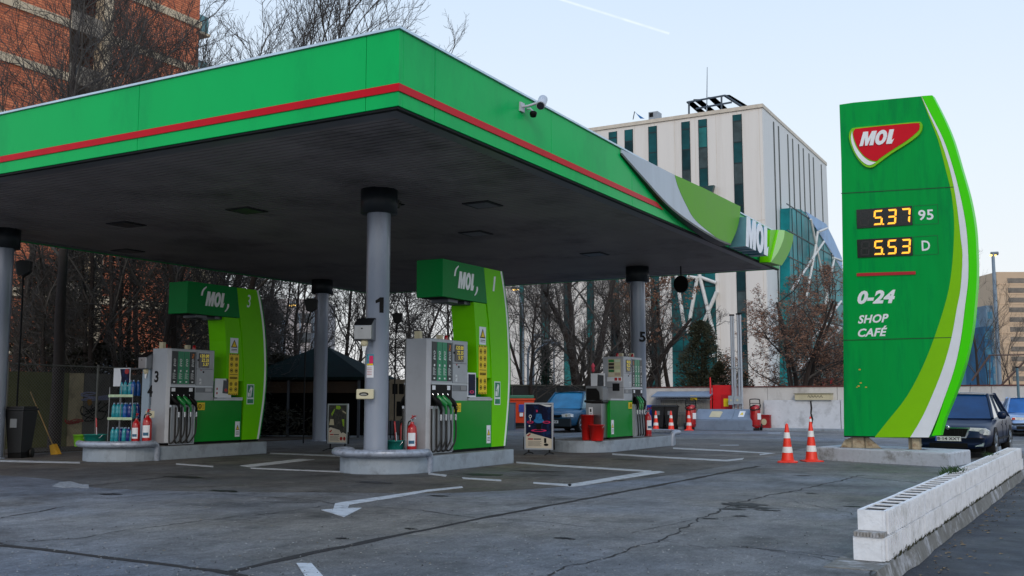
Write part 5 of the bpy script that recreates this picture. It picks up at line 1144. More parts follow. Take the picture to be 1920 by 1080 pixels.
for px, dep, bm, lab in ((1217, 47.0, bl, 'blue wheelie bin half hidden behind the far pump'), (1236, 46.0, bk, 'black wheelie bin, left of the two black ones by the wall'), (1259, 46.0, bk, 'black wheelie bin, right of the two black ones by the wall'), (1268, 47.4, bl, 'blue wheelie bin behind the wheeled extinguisher')):
    c = DP(px, 802, dep); wbin(lab, c, R(10), bm, bm, 1.02)
c = DP(36, 859, 23.3); wbin('dark wheelie bin in the shade beside the far left column', c, R(20), bk, bk, 1.25)
# low roofed store with cage
f = fy(44.0); (a, b), (c, d) = f.px([(1236, 790), (1336, 742)])
f = fy(44.55); e = empty('gas_store', 'low grey cage store with a sheet roof against the wall', 'store', tuple(f.p((a+c)/2, 0)))
(a, b), (c, d) = f.px([(1236, 800), (1336, 742)])
MB().poly(Fr((0, 0, 0), (0, 1, 0), (1, 0, 0)), [(44.1, 1.42), (44.95, 1.66), (44.95, 1.7), (44.1, 1.47)], a-.2, c).build('sheet_roof', bgp, e, world=True)
m = MB()
n = int((c-a)/.09)
for k in range(n): m.box(a+k*.09, a+k*.09+.012, 44.28, 44.3, .1, 1.42)
for z in (.1, .7, 1.3): m.box(a, c, 44.26, 44.3, z, z+.05)
m.build('cage', mat('cage grey', '#7b7f83', .5, metal=.3), e, world=True); MB().box(a+.1, c-.1, 44.5, 44.95, 0, 1.3).build('back_box', mat('store inside', '#8d8c88', .8, var=.2, vs=2), e, world=True)
MB().box(a+1.65, a+1.95, 44.18, 44.25, 1.3, 1.5).build('yellow_tag', yellow, e, world=True)
# orange container left of the far pump
c = DP(977, 802, 47.5); e = empty('waste_container', 'orange red waste container with a green lid by the dark fence', 'container', (c.x, c.y, 0), R(28))
ob = mat('orange bin', '#d8431a', .45, var=.1, dirt=('#9c2c14', .4, 3))
MB().add([(-.5, -.35, .25), (.5, -.35, .25), (.5, .35, .25), (-.5, .35, .25), (-.62, -.45, 1.3), (.62, -.45, 1.3), (.62, .45, 1.3), (-.62, .45, 1.3)], [(3, 2, 1, 0), (4, 5, 6, 7), (0, 1, 5, 4), (1, 2, 6, 5), (2, 3, 7, 6), (3, 0, 4, 7)]).build('bin_body', ob, e, bevel=.02)
MB().box(-.66, .66, -.5, .5, 1.3, 1.37).build('rim', ob, e); MB().box(-.6, .6, -.46, .46, 1.37, 1.52).build('lid', mat('lid green', '#2f6e58', .5), e, bevel=.03)
m = MB(); [m.box(x-.05, x+.05, y-.03, y+.03, 0, .25) for x in (-.45, .45) for y in (-.3, .3)]; m.build('castor', rubber, e); MB().box(-.1, .14, -.47, -.43, .75, 1.1).build('badge', mat('badge blue', '#24409a', .4), e); MB().box(-.06, .1, -.475, -.45, .55, .72).build('sticker', signw, e)
c = DP(953, 806, 45); e = empty('electric_cabinet', 'small grey cabinet left of the orange container', 'cabinet', (c.x, c.y, 0), R(20)); MB().box(-.3, .3, -.2, .2, 0, 1.15).build('case', mat('cabinet slate', '#5a6b7a', .5), e, bevel=.01); MB().box(-.32, .32, -.22, .22, 1.15, 1.19).build('lid', mat('cabinet slate lid', '#46525e', .5), e)
# dark mesh fence
fm = mat('fence sheeting', '#1d2021', .8, var=.3, vs=1.5, stretch=(1, 1, .3)); post = mat('fence post', '#56584f', .6)
def fence(A, B, z1, lab, step=2.4, mt=fm, name='fence'):
    A, B = V((A[0], A[1], 0)), V((B[0], B[1], 0)); e = empty(name, lab, 'fence', tuple(A)); L_ = (B-A).length; u = (B-A)/L_; f = Fr(A, u)
    m = MB(); n = max(1, round(L_/step)); s_ = L_/n
    for k in range(n): m.fbox(f, k*s_+.03, (k+1)*s_-.03, .05, z1-.02*(k % 2), -.01, .01)
    m.build('sheet_panel', mt, e, world=True); MB().fbox(f, 0, L_, z1-.06, z1-.03, .012, .04).build('top_rail', post, e, world=True)
    for k in range(n+1): MB().tube([f.p(k*s_, 0, .0), f.p(k*s_, z1+.05, .0)], .03, 6).build('post', post, e, world=True)
a, b = DP(955, 800, 49.5), DP(1206, 800, 53.0); fence(a, b, 2.05, 'dark sheeted fence with pale posts behind the blue hatchback')
a, b = DP(690, 826, 36), DP(960, 800, 49.5); fence(a, b, 2.0, 'dark sheeted fence running from the kiosk toward the orange container', mt=fm)
# service fence on the wall at right
f = fy(45.1); e = empty('frame_fence', 'thin metal rail with diagonal struts above the right of the wall', 'fence', (-2, 45.1, 1.9))
m = MB(); P = lambda x, y: f.p(*f.px([(x, y)])[0])
m.tube([P(1853, 666), P(1925, 665)], .03, 6).tube([P(1822, 714), P(1856, 666)], .045, 6).tube([P(1878, 722), P(1922, 677)], .045, 6).tube([P(1856, 666), P(1856, 725)], .02, 6); m.build('strut', mat('brown steel', '#5b4a44', .7), e, world=True)
e = empty('green_post', 'slim blue green post in front of the wall at right', 'post', tuple(V((P(1906, 720).x, 44.2, 0)))); f = fy(44.2); q = f.px([(1907, 690)])[0]; MB().tube([f.p(q[0], 0), f.p(q[0], q[1])], .05, 8).build('pole', mat('post teal', '#51707c', .4), e, world=True); MB().tube([f.p(q[0], q[1]), f.p(q[0], q[1]+.05)], .06, 8).build('cap', darkm, e, world=True)
# ------------------------------------------------------------------ left side: chain link, graffiti wall, kiosk
wire = mat('galvanised wire', '#6b6c68', .5, metal=.4)
A, B = V((-22.0, 12.6, 0)), V((-22.4, 23.0, 0)); e = empty('chain_link_fence', 'chain link fence along the shaded left edge of the forecourt', 'fence', tuple(A)); u = (B-A).normalized(); f = Fr(A, u); L_ = (B-A).length; Hh = 2.15
m = MB(); s_ = .085
def seg(m, a, b, r): m.tube([f.p(*a, 0), f.p(*b, 0)], r, 3, False)
k = -Hh
while k < L_:
    for d in (1, -1):
        if d > 0: a, b = (max(k, 0), max(0, -k)), (min(k+Hh, L_), min(Hh, L_-k))
        else: a, b = (max(k, 0), Hh-max(0, -k)), (min(k+Hh, L_), Hh-min(Hh, L_-k))
        if a[0] < b[0]: seg(m, a, b, .0028)
    k += s_
m.build('wire_mesh', wire, e, world=True)
for k in range(5): MB().tube([f.p(k*L_/4, 0), f.p(k*L_/4, Hh+.05)], .03, 6).build('post', wire, e, world=True)
MB().tube([f.p(0, Hh), f.p(L_, Hh)], .018, 6).build('top_rail', wire, e, world=True)
e = empty('graffiti_wall', 'mossy and pale concrete wall panels with graffiti behind the chain link fence', 'wall', (-24.6, 18, 0))
f = Fr((-24.6, 0, 0), (0, 1, 0)); P = lambda x, y: f.px([(x, y)])[0]
ed = [P(px, 780)[0] for px in (0, 96, 127, 155, 205, 262, 330)]
mm = [mat('mossy concrete', '#5a5b3a', .9, var=.3, vs=2, dirt=('#33361f', .7, 2)), mat('mossy concrete', '#5a5b3a'), mat('pale plaster', '#a3967a', .9, var=.15, vs=3, dirt=('#5a5240', .7, 2)), mat('sooty concrete', '#5f5c5a', .9, var=.25, vs=2, dirt=('#36332f', .7, 2)), mat('sooty concrete', '#5f5c5a'), mat('sooty concrete', '#5f5c5a')]
for a, b, ma in zip(ed, ed[1:], mm): MB().fbox(f, a+.01, b-.01, 0, 2.05, -.15, 0).build('wall_panel', ma, e, world=True)
rr = random.Random(11)
def scribble(cx, cy, w_, h, n, ma, r=.016):
    pts = [(cx+rr.uniform(-w_, w_), cy+rr.uniform(-h, h)) for _ in range(n)]; pts = bez(pts, 5); MB().tube([f.p(a, b, .006) for a, b in pts], r, 4).build('graffiti', ma, e, world=True)
for px, py, w_, h, n, ma, r in ((178, 772, .5, .25, 14, black, .02), (172, 765, .3, .2, 9, black, .014), (185, 745, .6, .1, 12, mat('graffiti mauve', '#8186a8', .6), .012), (165, 740, .3, .08, 9, mat('graffiti mauve', '#8186a8'), .012), (138, 790, .35, .08, 12, mat('graffiti red', '#8f2a22', .6), .015), (168, 755, .08, .08, 8, mat('graffiti ochre', '#8a6224', .6), .03)): a, b = P(px, py); scribble(a, b, w_, h, n, ma, r)
# convex mirror seen over the fence
c = DP(213, 690, 34); e = empty('traffic_mirror', 'round pale traffic mirror behind the branches over the bottle rack', 'mirror', tuple(c)); n = (V((0, 0, EYE))-c).normalized(); n.z = .25
f = Fr(c, V((0, 0, 1)).cross(n).normalized()); f.v = V((0, -.1, 1)).normalized()
m = MB(); vs = [tuple(c+n*.06)]; 
for r0, d in ((.15, .05), (.3, .02), (.44, -.03)):
    vs += [tuple(c+f.u*r0*math.cos(t*.3142)+f.v*r0*math.sin(t*.3142)+n*d) for t in range(20)]
m.add(vs, [(0, 1+i, 1+(i+1) % 20) for i in range(20)]+[(1+20*r+i, 21+20*r+i, 21+20*r+(i+1) % 20, 1+20*r+(i+1) % 20) for r in range(2) for i in range(20)], True); m.build('mirror_face', mat('mirror', '#b4c0d4', .35, var=.1, vs=6), e, world=True)
MB().tube([c-n*.05, V((c.x-.05, c.y+.05, 0))], .04, 6).build('pole', darkm, e, world=True)
MB().tube([c+f.u*.45*math.cos(t*.3142)+f.v*.45*math.sin(t*.3142)-n*.02 for t in range(21)], .02, 6).build('rim', mat('mirror rim', '#7c4a30', .5), e, world=True)
c = DP(100, 838, 24.6); e = empty('broom', 'yellow broom leaning behind the dark wheelie bin', 'broom', (c.x, c.y, 0)); MB().tube([(c.x, c.y, .2), (c.x-.75, c.y-.15, 1.5)], .014, 6).build('stick', mat('broom wood', '#8f7446', .6), e, world=True); MB().poly(Fr((c.x, c.y, 0), (1, 0, 0)), [(-.08, .22), (.06, .26), (.25, .02), (-.02, .0)], -.05, .05).build('bristles', mat('bristle yellow', '#b98a1c', .8, var=.3, vs=40), e, world=True)
# kiosk
c = DP(603, 826, 38.0); e = empty('kiosk', 'dark kiosk with a pyramid roof in the shade behind the mid column', 'kiosk', (c.x, c.y, 0), R(22))
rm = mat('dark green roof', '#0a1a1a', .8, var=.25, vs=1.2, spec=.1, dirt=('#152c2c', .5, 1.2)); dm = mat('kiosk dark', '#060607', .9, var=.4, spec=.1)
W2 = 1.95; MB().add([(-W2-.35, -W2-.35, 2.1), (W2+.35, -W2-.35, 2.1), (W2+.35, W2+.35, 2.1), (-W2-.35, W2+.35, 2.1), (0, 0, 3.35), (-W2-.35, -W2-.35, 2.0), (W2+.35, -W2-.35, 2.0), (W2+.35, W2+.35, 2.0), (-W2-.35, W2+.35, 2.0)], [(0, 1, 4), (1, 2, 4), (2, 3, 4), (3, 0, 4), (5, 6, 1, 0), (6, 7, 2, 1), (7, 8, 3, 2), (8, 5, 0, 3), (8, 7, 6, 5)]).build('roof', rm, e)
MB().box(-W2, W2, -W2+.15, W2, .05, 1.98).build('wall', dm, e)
m = MB(); [m.box(x-.04, x+.04, -W2-.1, -W2-.02, 0, 2.0) for x in (-W2, -.6, .6, W2)]; m.build('post', mat('kiosk post', '#3c4450', .5), e); MB().box(-W2+.1, W2-.1, -W2+.1, -W2+.14, 1.55, 1.95).build('fascia_board', mat('kiosk board', '#3a2a1d', .7, var=.3), e)
MB().box(-W2, W2, -W2-.03, W2, 0, .06).build('plinth', curb, e)
c = DP(746, 792, 35); e = empty('notice_board', 'beige notice board with dark pictograms behind the near pump', 'notice board', (c.x, c.y, 0), R(25)); MB().box(-.3, .3, -.02, .02, .6, 2.0).build('board', mat('board beige', '#8f8472', .6, var=.15), e); MB().box(-.2, -.02, -.03, -.021, 1.5, 1.85).box(.03, .2, -.03, -.021, 1.5, 1.85).box(-.05, .2, -.03, -.021, .75, 1.25).build('pictogram', black, e); MB().tube([(-.25, 0, 0), (-.25, 0, 2)], .02, 6).build('post', darkm, e)
# heads on thin bent poles
def bent(px, py, pxb, pyb, dep, lab, s=1.):
    c = DP(px, py, dep); b = DP(pxb, pyb, dep); e = empty('gooseneck_lamp', lab, 'lamp', (b.x, b.y, 0), 0, 'dark gooseneck lamps')
    n = V((math.sin(YAW), -math.cos(YAW), 0)); f = Fr(c, V((math.cos(YAW), math.sin(YAW), 0)), n)
    MB().poly(f, [(-.2*s, .15*s), (-.05*s, .2*s), (.2*s, .17*s), (.19*s, -.12*s), (.02*s, -.24*s), (-.14*s, -.17*s)], -.08, .08).build('lamp_head', mat('lamp head slate', '#161c20', .5), e, world=True, bevel=.02)
    MB().tube(bez([(b.x, b.y, 0), (b.x, b.y, (c.z)*.6), tuple(b.lerp(c, .35)+V((0, 0, (c.z-b.z)*.5))), tuple(c-V((0, 0, .2*s)))], 6), .022, 6).build('pole', darkm, e, world=True)
bent(583, 572, 569, 815, 31.0, 'dark lamp head on a thin bent pole left of the mid column', 1.0)
bent(745, 596, 739, 815, 33.0, 'dark lamp head on a thin pole between the front column and the near pump', .85)
bent(44, 502, 28, 830, 23.6, 'dark lamp head in the shade beside the far left column', .9)
c = DP(1277, 533, 29.3); e = empty('round_mirror', 'round black disc hanging below the far edge of the canopy', 'mirror', tuple(c)); n = V((-.3, -1, -.1)).normalized(); MB().tube([c-n*.02, c+n*.03], .25, 28).build('disc', black, e, world=True); MB().tube([c, c+V((0, 0, .25)), V((c.x, c.y, ZB+.03))], .02, 6).build('hanger', darkm, e, world=True)
# lamp posts
def lamp(px, ptop, dep, lab, arm=0, lit=False, r=.07, pbase=None, col=None, head=True):
    b = DP(px, 750, dep); t = DP(px+arm*0, ptop, dep); e = empty('street_lamp', lab, 'street lamp', (b.x, b.y, 0), 0, 'street lamps')
    rt = V((math.cos(YAW), math.sin(YAW), 0)); m_ = col or mat('lamp post grey', '#7d8fa0', .45, metal=.3)
    if arm: MB().tube(bez([(b.x, b.y, 0), (b.x, b.y, t.z*.55), tuple(V((b.x, b.y, t.z*.85))+rt*arm*.1), tuple(V((b.x, b.y, t.z))+rt*arm)], 6), r, 8).build('post', m_, e, world=True)
    else: MB().tube([(b.x, b.y, 0), (b.x, b.y, t.z)], [r*1.2, r*.8], 8).build('post', m_, e, world=True)
    if head:
        c = V((b.x, b.y, t.z))+rt*arm; h = MB().tube([c-rt*.35*(.4 if not arm else 1), c+rt*.35], [.1, .13], 8).build('lamp_head', mat('lamp head grey', '#6f7a82', .4), e, world=True)
        if lit: MB().tube([c-rt*.22+V((0, 0, -.14)), c+rt*.22+V((0, 0, -.14))], .07, 8).build('lit_lens', mat('lit sodium lens', (1, .62, .15), .4, emit=2.5), h, world=True)
lamp(1876, 475, 70, 'tall grey street lamp with a lit yellow lens before the beige tower', 0, True, .13)
lamp(990, 630, 60, 'pale curved lamp post, left of the pair behind the orange container', .6, False, .07)
lamp(1000, 640, 55, 'pale curved lamp post, right of the pair behind the orange container', .9, False, .07)
lamp(1039, 645, 54, 'slim straight lamp post behind the blue hatchback', 0, False, .045)
lamp(587, 560, 58, 'pale lamp column behind the trees left of the mid column', 0, False, .22)
lamp(527, 600, 62, 'pale lamp column close to the edge of the shaded totem', 0, False, .2, head=False)
lamp(560, 569, 75, 'distant lit orange street lamp left of the mid column', -.6, True, .05)
lamp(981, 540, 80, 'distant lit orange street lamp under the canopy edge', -.6, True, .05)
# blue coverall and red toy hung in the tree
c = DP(1141, 700, 47); e = empty('work_coverall', 'bright blue garment hanging in the tree behind the far pump', 'garment', tuple(c)); f = Fr(c, V((math.cos(YAW), math.sin(YAW), 0)))
MB().poly(f, [(-.18, .3), (-.1, .42), (.1, .42), (.24, .2), (.3, -.3), (.2, -.5), (.14, -.1), (.05, -.6), (-.12, -.62), (-.1, -.1), (-.2, -.3)], -.07, .07).build('cloth', mat('garment blue', '#1f8fc6', .8, var=.2, vs=8, bump=.6, bs=12), e, world=True, bevel=.03)
c = DP(1112, 690, 47); e = empty('toy', 'small red and pink ornament hanging in the tree behind the far pump', 'ornament', tuple(c)); MB().lathe([(.03, -.2), (.09, -.12), (.06, 0), (.1, .08), (.05, .18), (.02, .22)], tuple(c), 10).build('body', mat('toy red', '#9c2b3c', .7, var=.3, vs=10), e, world=True)

# ------------------------------------------------------------------ white office block
OY = 80.0; OX = -21.54; OH = 24.95
clad = mat('cream cladding', '#e2ded9', .6, var=.02, vs=.8, stretch=(3, 3, .2), dirt=('#c0b5a8', .3, .25))
clad2 = mat('cool lit side cladding', '#d6d8d8', .6, var=.03, vs=.8, stretch=(3, 3, .2))  # front cladding again, with the side's cooler light put into the colour
wg = mat('office glass teal', (.006, .075, .085), .35, var=.6, vs=.35, spec=.2, stretch=(.6, .6, 1.2)); mull = mat('mullion', '#0d2328', .5); wg2 = mat('office pane dark', (.005, .035, .042), .3, var=.4, vs=1, spec=.2); wg3 = mat('office pane light', (.02, .16, .16), .3, var=.4, vs=1, spec=.2); wg4 = mat('office pane grey', (.05, .075, .08), .3, var=.4, vs=1, spec=.2)
ob_ = empty('office_block', 'white office block with tall dark teal window strips', 'office building', (OX, OY, 0))
def op(m, n, ma, par=None): return m.build(n, ma, par or ob_, world=True)
m = MB().box(-47, OX-.02, OY, OY+23.6, 0, OH); op(m, 'front_volume', clad)
m = MB().box(OX-.02, OX+.06, OY+.03, OY+23.6, 0, OH-.02); op(m, 'side_cladding', clad2)
m = MB().box(-47, OX+.12, OY-.12, OY+.1, OH-.1, OH+.2).box(OX-.15, OX+.12, OY+.1, OY+23.6, OH-.1, OH+.2); op(m, 'parapet', mat('parapet beige', '#cdc3b4', .6))
fo = fy(OY)
seam = mat('cladding seam', '#d3cabe', .7); m = MB()
for x in [-47+1.8*k for k in range(15)]: m.box(x, x+.03, OY-.008, OY-.001, 0, OH-.1)
m.box(-47, OX, OY-.012, OY-.002, 15.6, 15.66); op(m, 'cladding_seam', seam)
strips = [(975, 982, 0), (1015, 1028, 0), (1057, 1069, 0), (1100, 1112, 0), (1144, 1158, 0), (1174, 1188, 10), (1219, 1233.5, 0), (1281.6, 1296, 13.9), (1313.7, 1328.5, 13.9), (1379, 1394.5, 0)]
for a, b, z0 in strips:
    x0, x1 = fo.px([(a, 400)])[0][0], fo.px([(b, 400)])[0][0]
    ws_ = MB().box(x0, x1, OY-.03, OY+.2, z0+.1, OH-.4); zz = z0+1.2; wr_ = random.Random(int(a))
    while zz < OH-2.3: ws_.mt(wr_.choice((0, 0, 1, 1, 2, 3))); ws_.box(x0, x1, OY-.034, OY-.031, zz, zz+1.75); zz += 1.75
    k = op(ws_, 'window_strip', [wg, wg2, wg3, wg4]); m = MB()
    z = z0+1.2
    while z < OH-.5: m.box(x0, x1, OY-.05, OY-.031, z, z+.09); z += 1.75
    op(m.box(x0-.04, x0, OY-.05, OY+.1, z0+.1, OH-.4).box(x1, x1+.04, OY-.05, OY+.1, z0+.1, OH-.4), 'mullion', mull, k)
fs = Fr((OX+.06, 0, 0), (0, 1, 0), (1, 0, 0))
def yz(px, py): return fs.px([(px, py)])[0]
for a in (1455, 1464, 1481, 1490, 1501, 1509.6, 1520, 1528, 1542.5):
    y = yz(a, 400)[0]; z0 = 0 if a < 1470 else 14; op(MB().box(OX+.06, OX+.1, y-.14, y+.14, z0, OH-.5), 'slot_window', mat('slot green', '#2b332e', .5, var=.3, vs=2))
# glazed bay on the front with white lattice
bg_ = mat('bay glass', (.01, .12, .13), .35, var=.6, vs=.3, spec=.2, dirt=((.01, .035, .045), .9, .25)); lat = mat('lattice white', '#d5d6d3', .5)
bx0, bx1 = fo.px([(1260, 600)])[0][0], fo.px([(1343, 600)])[0][0]
k = op(MB().box(bx0, bx1, OY-.04, OY+.2, 0, 13.9), 'front_bay_glass', bg_); m = MB()
for i in range(1, 8): m.box(bx0, bx1, OY-.07, OY-.041, i*1.75, i*1.75+.08)
for i in range(1, 4): x = bx0+(bx1-bx0)*i/4; m.box(x, x+.06, OY-.068, OY-.042, 0, 13.9)
op(m, 'mullion', mull, k)
fl_ = fy(OY-.2); m = MB()
for a, b in (((1310.7, 512), (1343, 646)), ((1344, 547), (1309, 630)), ((1272, 540), (1283.5, 615)), ((1308, 519), (1288.7, 625)), ((1288.7, 519), (1310.7, 521.5)), ((1310.7, 519), (1343, 530.5)), ((1331.5, 669), (1344, 665)), ((1265, 500), (1272, 540))):
    A, B = fl_.px([a, b]); m.tube([fl_.p(*A), fl_.p(*B)], .16, 6)
op(m, 'white_lattice', lat, k)
A, B = fo.px([(1315, 357), (1338, 366)]); op(MB().poly(fo, fo.px([(1312, 352), (1342, 349), (1338, 363), (1312, 357)]), .1, .5), 'awning_window', mat('awning glass', '#1a4448', .2))
# sloped glass annex on the side
fa = Fr((OX+.9, 0, 0), (0, 1, 0), (1, 0, 0)); P = lambda L_: fa.px(L_)
an = empty('glass_annex', 'teal glass annex with a sloping roof and white diagonal lattice', 'glass building', (OX+.5, 96, 0))
pts = [(1481, 726), (1481, 390), (1502.5, 393), (1509, 398), (1527, 425), (1553, 465), (1578, 505), (1640, 600), (1690, 700), (1700, 726)]
k = MB().poly(fa, P(pts), -.8, 0).build('glass_wall', mat('annex glass', (.008, .20, .22), .4, var=.5, vs=.25, spec=.15, dirt=((.008, .06, .075), .9, .3)), an, world=True); m = MB()
yy = [P([(x, 600)])[0][0] for x in (1481, 1490.5, 1499, 1508, 1521, 1534, 1548, 1563)]
def topz(y):
    q = P(pts[1:9])
    for a, b in zip(q, q[1:]):
        if a[0] <= y <= b[0]: return a[1]+(b[1]-a[1])*(y-a[0])/(b[0]-a[0])
    return 0
for y in yy[1:]: m.fbox(fa, y, y+.1, 0, topz(y), .0, .04)
z = 2.0
while z < 19:
    ye = max([y for y in [yy[0]+.25*i for i in range(160)] if topz(y) > z] or [yy[0]]); m.fbox(fa, yy[0], ye, z, z+.09, .0, .045); z += 2.2
m.build('mullion', mull, k, world=True)
MB().poly(Fr((OX+1.0, 0, 0), (0, 1, 0), (1, 0, 0)), P([(1508, 396), (1547, 420), (1562, 450), (1577, 484), (1578, 506), (1553, 466), (1527, 426)]), -.05, 0).build('sloped_roof_glass', mat('roof glass pale', '#7fa6cf', .4, var=.2, vs=.4, spec=.2), an, world=True)
m = MB(); fb2 = Fr((OX+1.4, 0, 0), (0, 1, 0), (1, 0, 0))
for a, b in (((1520, 411), (1531.7, 468)), ((1531.7, 468), (1552, 565)), ((1533, 435), (1527.5, 473)), ((1527.5, 473), (1511, 560)), ((1545, 453), (1530, 475)), ((1530, 475), (1485, 543)), ((1564, 485), (1545, 580)), ((1536, 434), (1551, 428)), ((1552, 565), (1562, 602)), ((1487, 573), (1505, 622)), ((1577, 565), (1520, 640)), ((1518, 602), (1577, 615)), ((1577, 615), (1487, 703)), ((1487, 674), (1528, 703)), ((1518, 659), (1544, 722)), ((1577, 682), (1541, 721)), ((1505, 622), (1495, 700)), ((1562, 483), (1578, 489))):
    A, B = fb2.px([a, b]); m.tube([fb2.p(*A), fb2.p(*B)], .115, 6)
m.build('white_lattice', lat, an, world=True)
m = MB(); a, b = fa.px([(1556, 730)])[0], fa.px([(1581, 708)])[0]
# rooftop plant
f = fy(OY+3); q = lambda *L_: f.px(list(L_))
e = empty('roof_plant', 'solar panel rack on the roof of the office block', 'solar panels', tuple(f.p(*q((1330, 215))[0])))
m = MB(); T_ = q((1288, 191), (1357, 179), (1400, 203), (1322, 216))
A, B, Cc, D_ = [f.p(*t) for t in T_]; back = V((0, 6, 0))
for i, (p0, p1) in enumerate((((1287, 191), (1318, 217)), ((1300, 186), (1335, 213)), ((1327, 182), (1358, 210)), ((1355, 178), (1396, 203)))):
    a, b = [f.p(*t) for t in q(p0, p1)]
    m.add([a, a+V((.62, 0, -.08)), b+V((.62, 0, -.08)), b, a+V((0, 0, -.08)), a+V((.62, 0, -.16)), b+V((.62, 0, -.16)), b+V((0, 0, -.12))], [(0, 1, 2, 3), (7, 6, 5, 4), (0, 4, 5, 1), (1, 5, 6, 2), (2, 6, 7, 3), (3, 7, 4, 0)])
m.build('solar_panel', mat('solar panel', '#1b2a3a', .2, var=.2), e, world=True)
m = MB(); [m.tube([f.p(*q(a)[0]), f.p(*q(b)[0])], .09, 5) for a, b in (((1288, 192), (1360, 179)), ((1292, 192), (1292, 216)), ((1353, 180), (1353, 208)), ((1360, 179), (1397, 203)), ((1305, 204), (1372, 192)))]; m.build('rack', mat('rack steel', '#3f4a55', .5), e, world=True)
e = empty('antenna', 'thin antenna mast on the office roof', 'antenna', tuple(f.p(*q((1325, 200))[0]))); MB().tube([f.p(*q((1325, 210))[0]), f.p(*q((1326, 126))[0])], [.06, .03], 5).build('mast', mat('mast grey', '#8b97a1', .5), e, world=True)
e = empty('air_conditioner', 'grey air conditioning unit on the office roof', 'air conditioner', tuple(f.p(*q((1224, 218))[0]))); a, b = q((1216, 221), (1233, 208)); MB().fbox(f, a[0], b[0], a[1]-.6, b[1], -1, 0).build('case', mat('unit grey', '#8d949b', .5), e, world=True); MB().fbox(f, a[0]+.1, (a[0]+b[0])/2, a[1]+.05, b[1]-.1, 0, .05).build('fan_grille', black, e, world=True)
a, b = q((1165, 233), (1250, 217)); e = empty('roof_box', 'low beige roof structure on the left of the office roof', 'roof structure', tuple(f.p(a[0], OH))); MB().fbox(f, a[0], b[0], OH+.3, OH+1.0, -3, 0).build('case', clad, e, world=True); MB().fbox(f, a[0]+.5, b[0]-.5, OH+.55, OH+.85, 0, .03).build('vent_slot', mat('vent brown', '#5a4f44', .6), e, world=True)
e = empty('flag', 'blue tarpaulin pulled to a point on the office roof', 'tarpaulin', tuple(f.p(*q((1195, 220))[0]))); MB().poly(f, q((1190, 209), (1194, 213), (1208, 222), (1200, 222)), -.1, .0).build('cloth', mat('tarp blue', '#2c6ba6', .7), e, world=True); MB().tube([f.p(*q((1190, 209))[0]), f.p(*q((1187, 224))[0])], .04, 5).build('pole', darkm, e, world=True)

# ------------------------------------------------------------------ brick tower at left
BX = -45.0
bm = bpy.data.materials.new('orange brick'); bm.use_nodes = True; t = bm.node_tree; p = t.nodes['Principled BSDF']; p.inputs['Roughness'].default_value = .9
tcn = t.nodes.new('ShaderNodeTexCoord'); sp = t.nodes.new('ShaderNodeSeparateXYZ'); cb = t.nodes.new('ShaderNodeCombineXYZ'); t.links.new(tcn.outputs['Object'], sp.inputs[0]); t.links.new(sp.outputs[1], cb.inputs[0]); t.links.new(sp.outputs[2], cb.inputs[1])
br = t.nodes.new('ShaderNodeTexBrick'); t.links.new(cb.outputs[0], br.inputs['Vector']); br.inputs['Scale'].default_value = 1.0; br.inputs['Brick Width'].default_value = .5; br.inputs['Row Height'].default_value = .13; br.inputs['Mortar Size'].default_value = .018
br.inputs['Color1'].default_value = srgb('#d9825a')+(1,); br.inputs['Color2'].default_value = srgb('#bb6645')+(1,); br.inputs['Mortar'].default_value = srgb('#86503f')+(1,)
nz_ = t.nodes.new('ShaderNodeTexNoise'); nz_.inputs['Scale'].default_value = .8; nz_.inputs['Detail'].default_value = 6; t.links.new(tcn.outputs['Object'], nz_.inputs['Vector'])
mx = t.nodes.new('ShaderNodeMixRGB'); mx.blend_type = 'MULTIPLY'; mx.inputs[0].default_value = .35; t.links.new(br.outputs[0], mx.inputs[1]); t.links.new(nz_.outputs[0], mx.inputs[2])
mg = t.nodes.new('ShaderNodeMixRGB'); mg.blend_type = 'ADD'; mg.inputs[0].default_value = .25; t.links.new(mx.outputs[0], mg.inputs[1]); t.links.new(br.outputs[0], mg.inputs[2]); t.links.new(mg.outputs[0], p.inputs['Base Color'])
tw = empty('brick_tower', 'orange brick apartment tower with pale concrete bands behind the bare trees', 'apartment building', (BX-5, 32, 0))
fb = Fr((BX, 0, 0), (0, 1, 0), (1, 0, 0)); Q = lambda x, y: fb.px([(x, y)])[0]
yr, yl0, yl1, yp = Q(372, 100)[0], Q(130, 100)[0], Q(190, 100)[0], Q(208, 100)[0]
def bp_(m, n, ma, par=None): return m.build(n, ma, par or tw, world=True)
bp_(MB().box(BX-12, BX, yp, yr, 0, 34), 'brick_wall', bm); bp_(MB().box(BX-12, BX, 8, yl0, 0, 34), 'brick_wall', bm)
bp_(MB().box(BX-12, BX-2.2, yl0, yp, 0, 34), 'loggia_back', mat('loggia dark', '#7a6c5c', .9, var=.4, vs=.7))
cc_ = mat('pale concrete', '#cdbb9f', .85, var=.12, vs=1.2); bp_(MB().box(BX-.6, BX+.12, yl1, yp, 0, 34), 'pilaster', cc_)
zb = Q(290, 104)[1]; zb2 = Q(290, 12)[1]; fh = (zb2-zb); n0 = int(zb//fh)
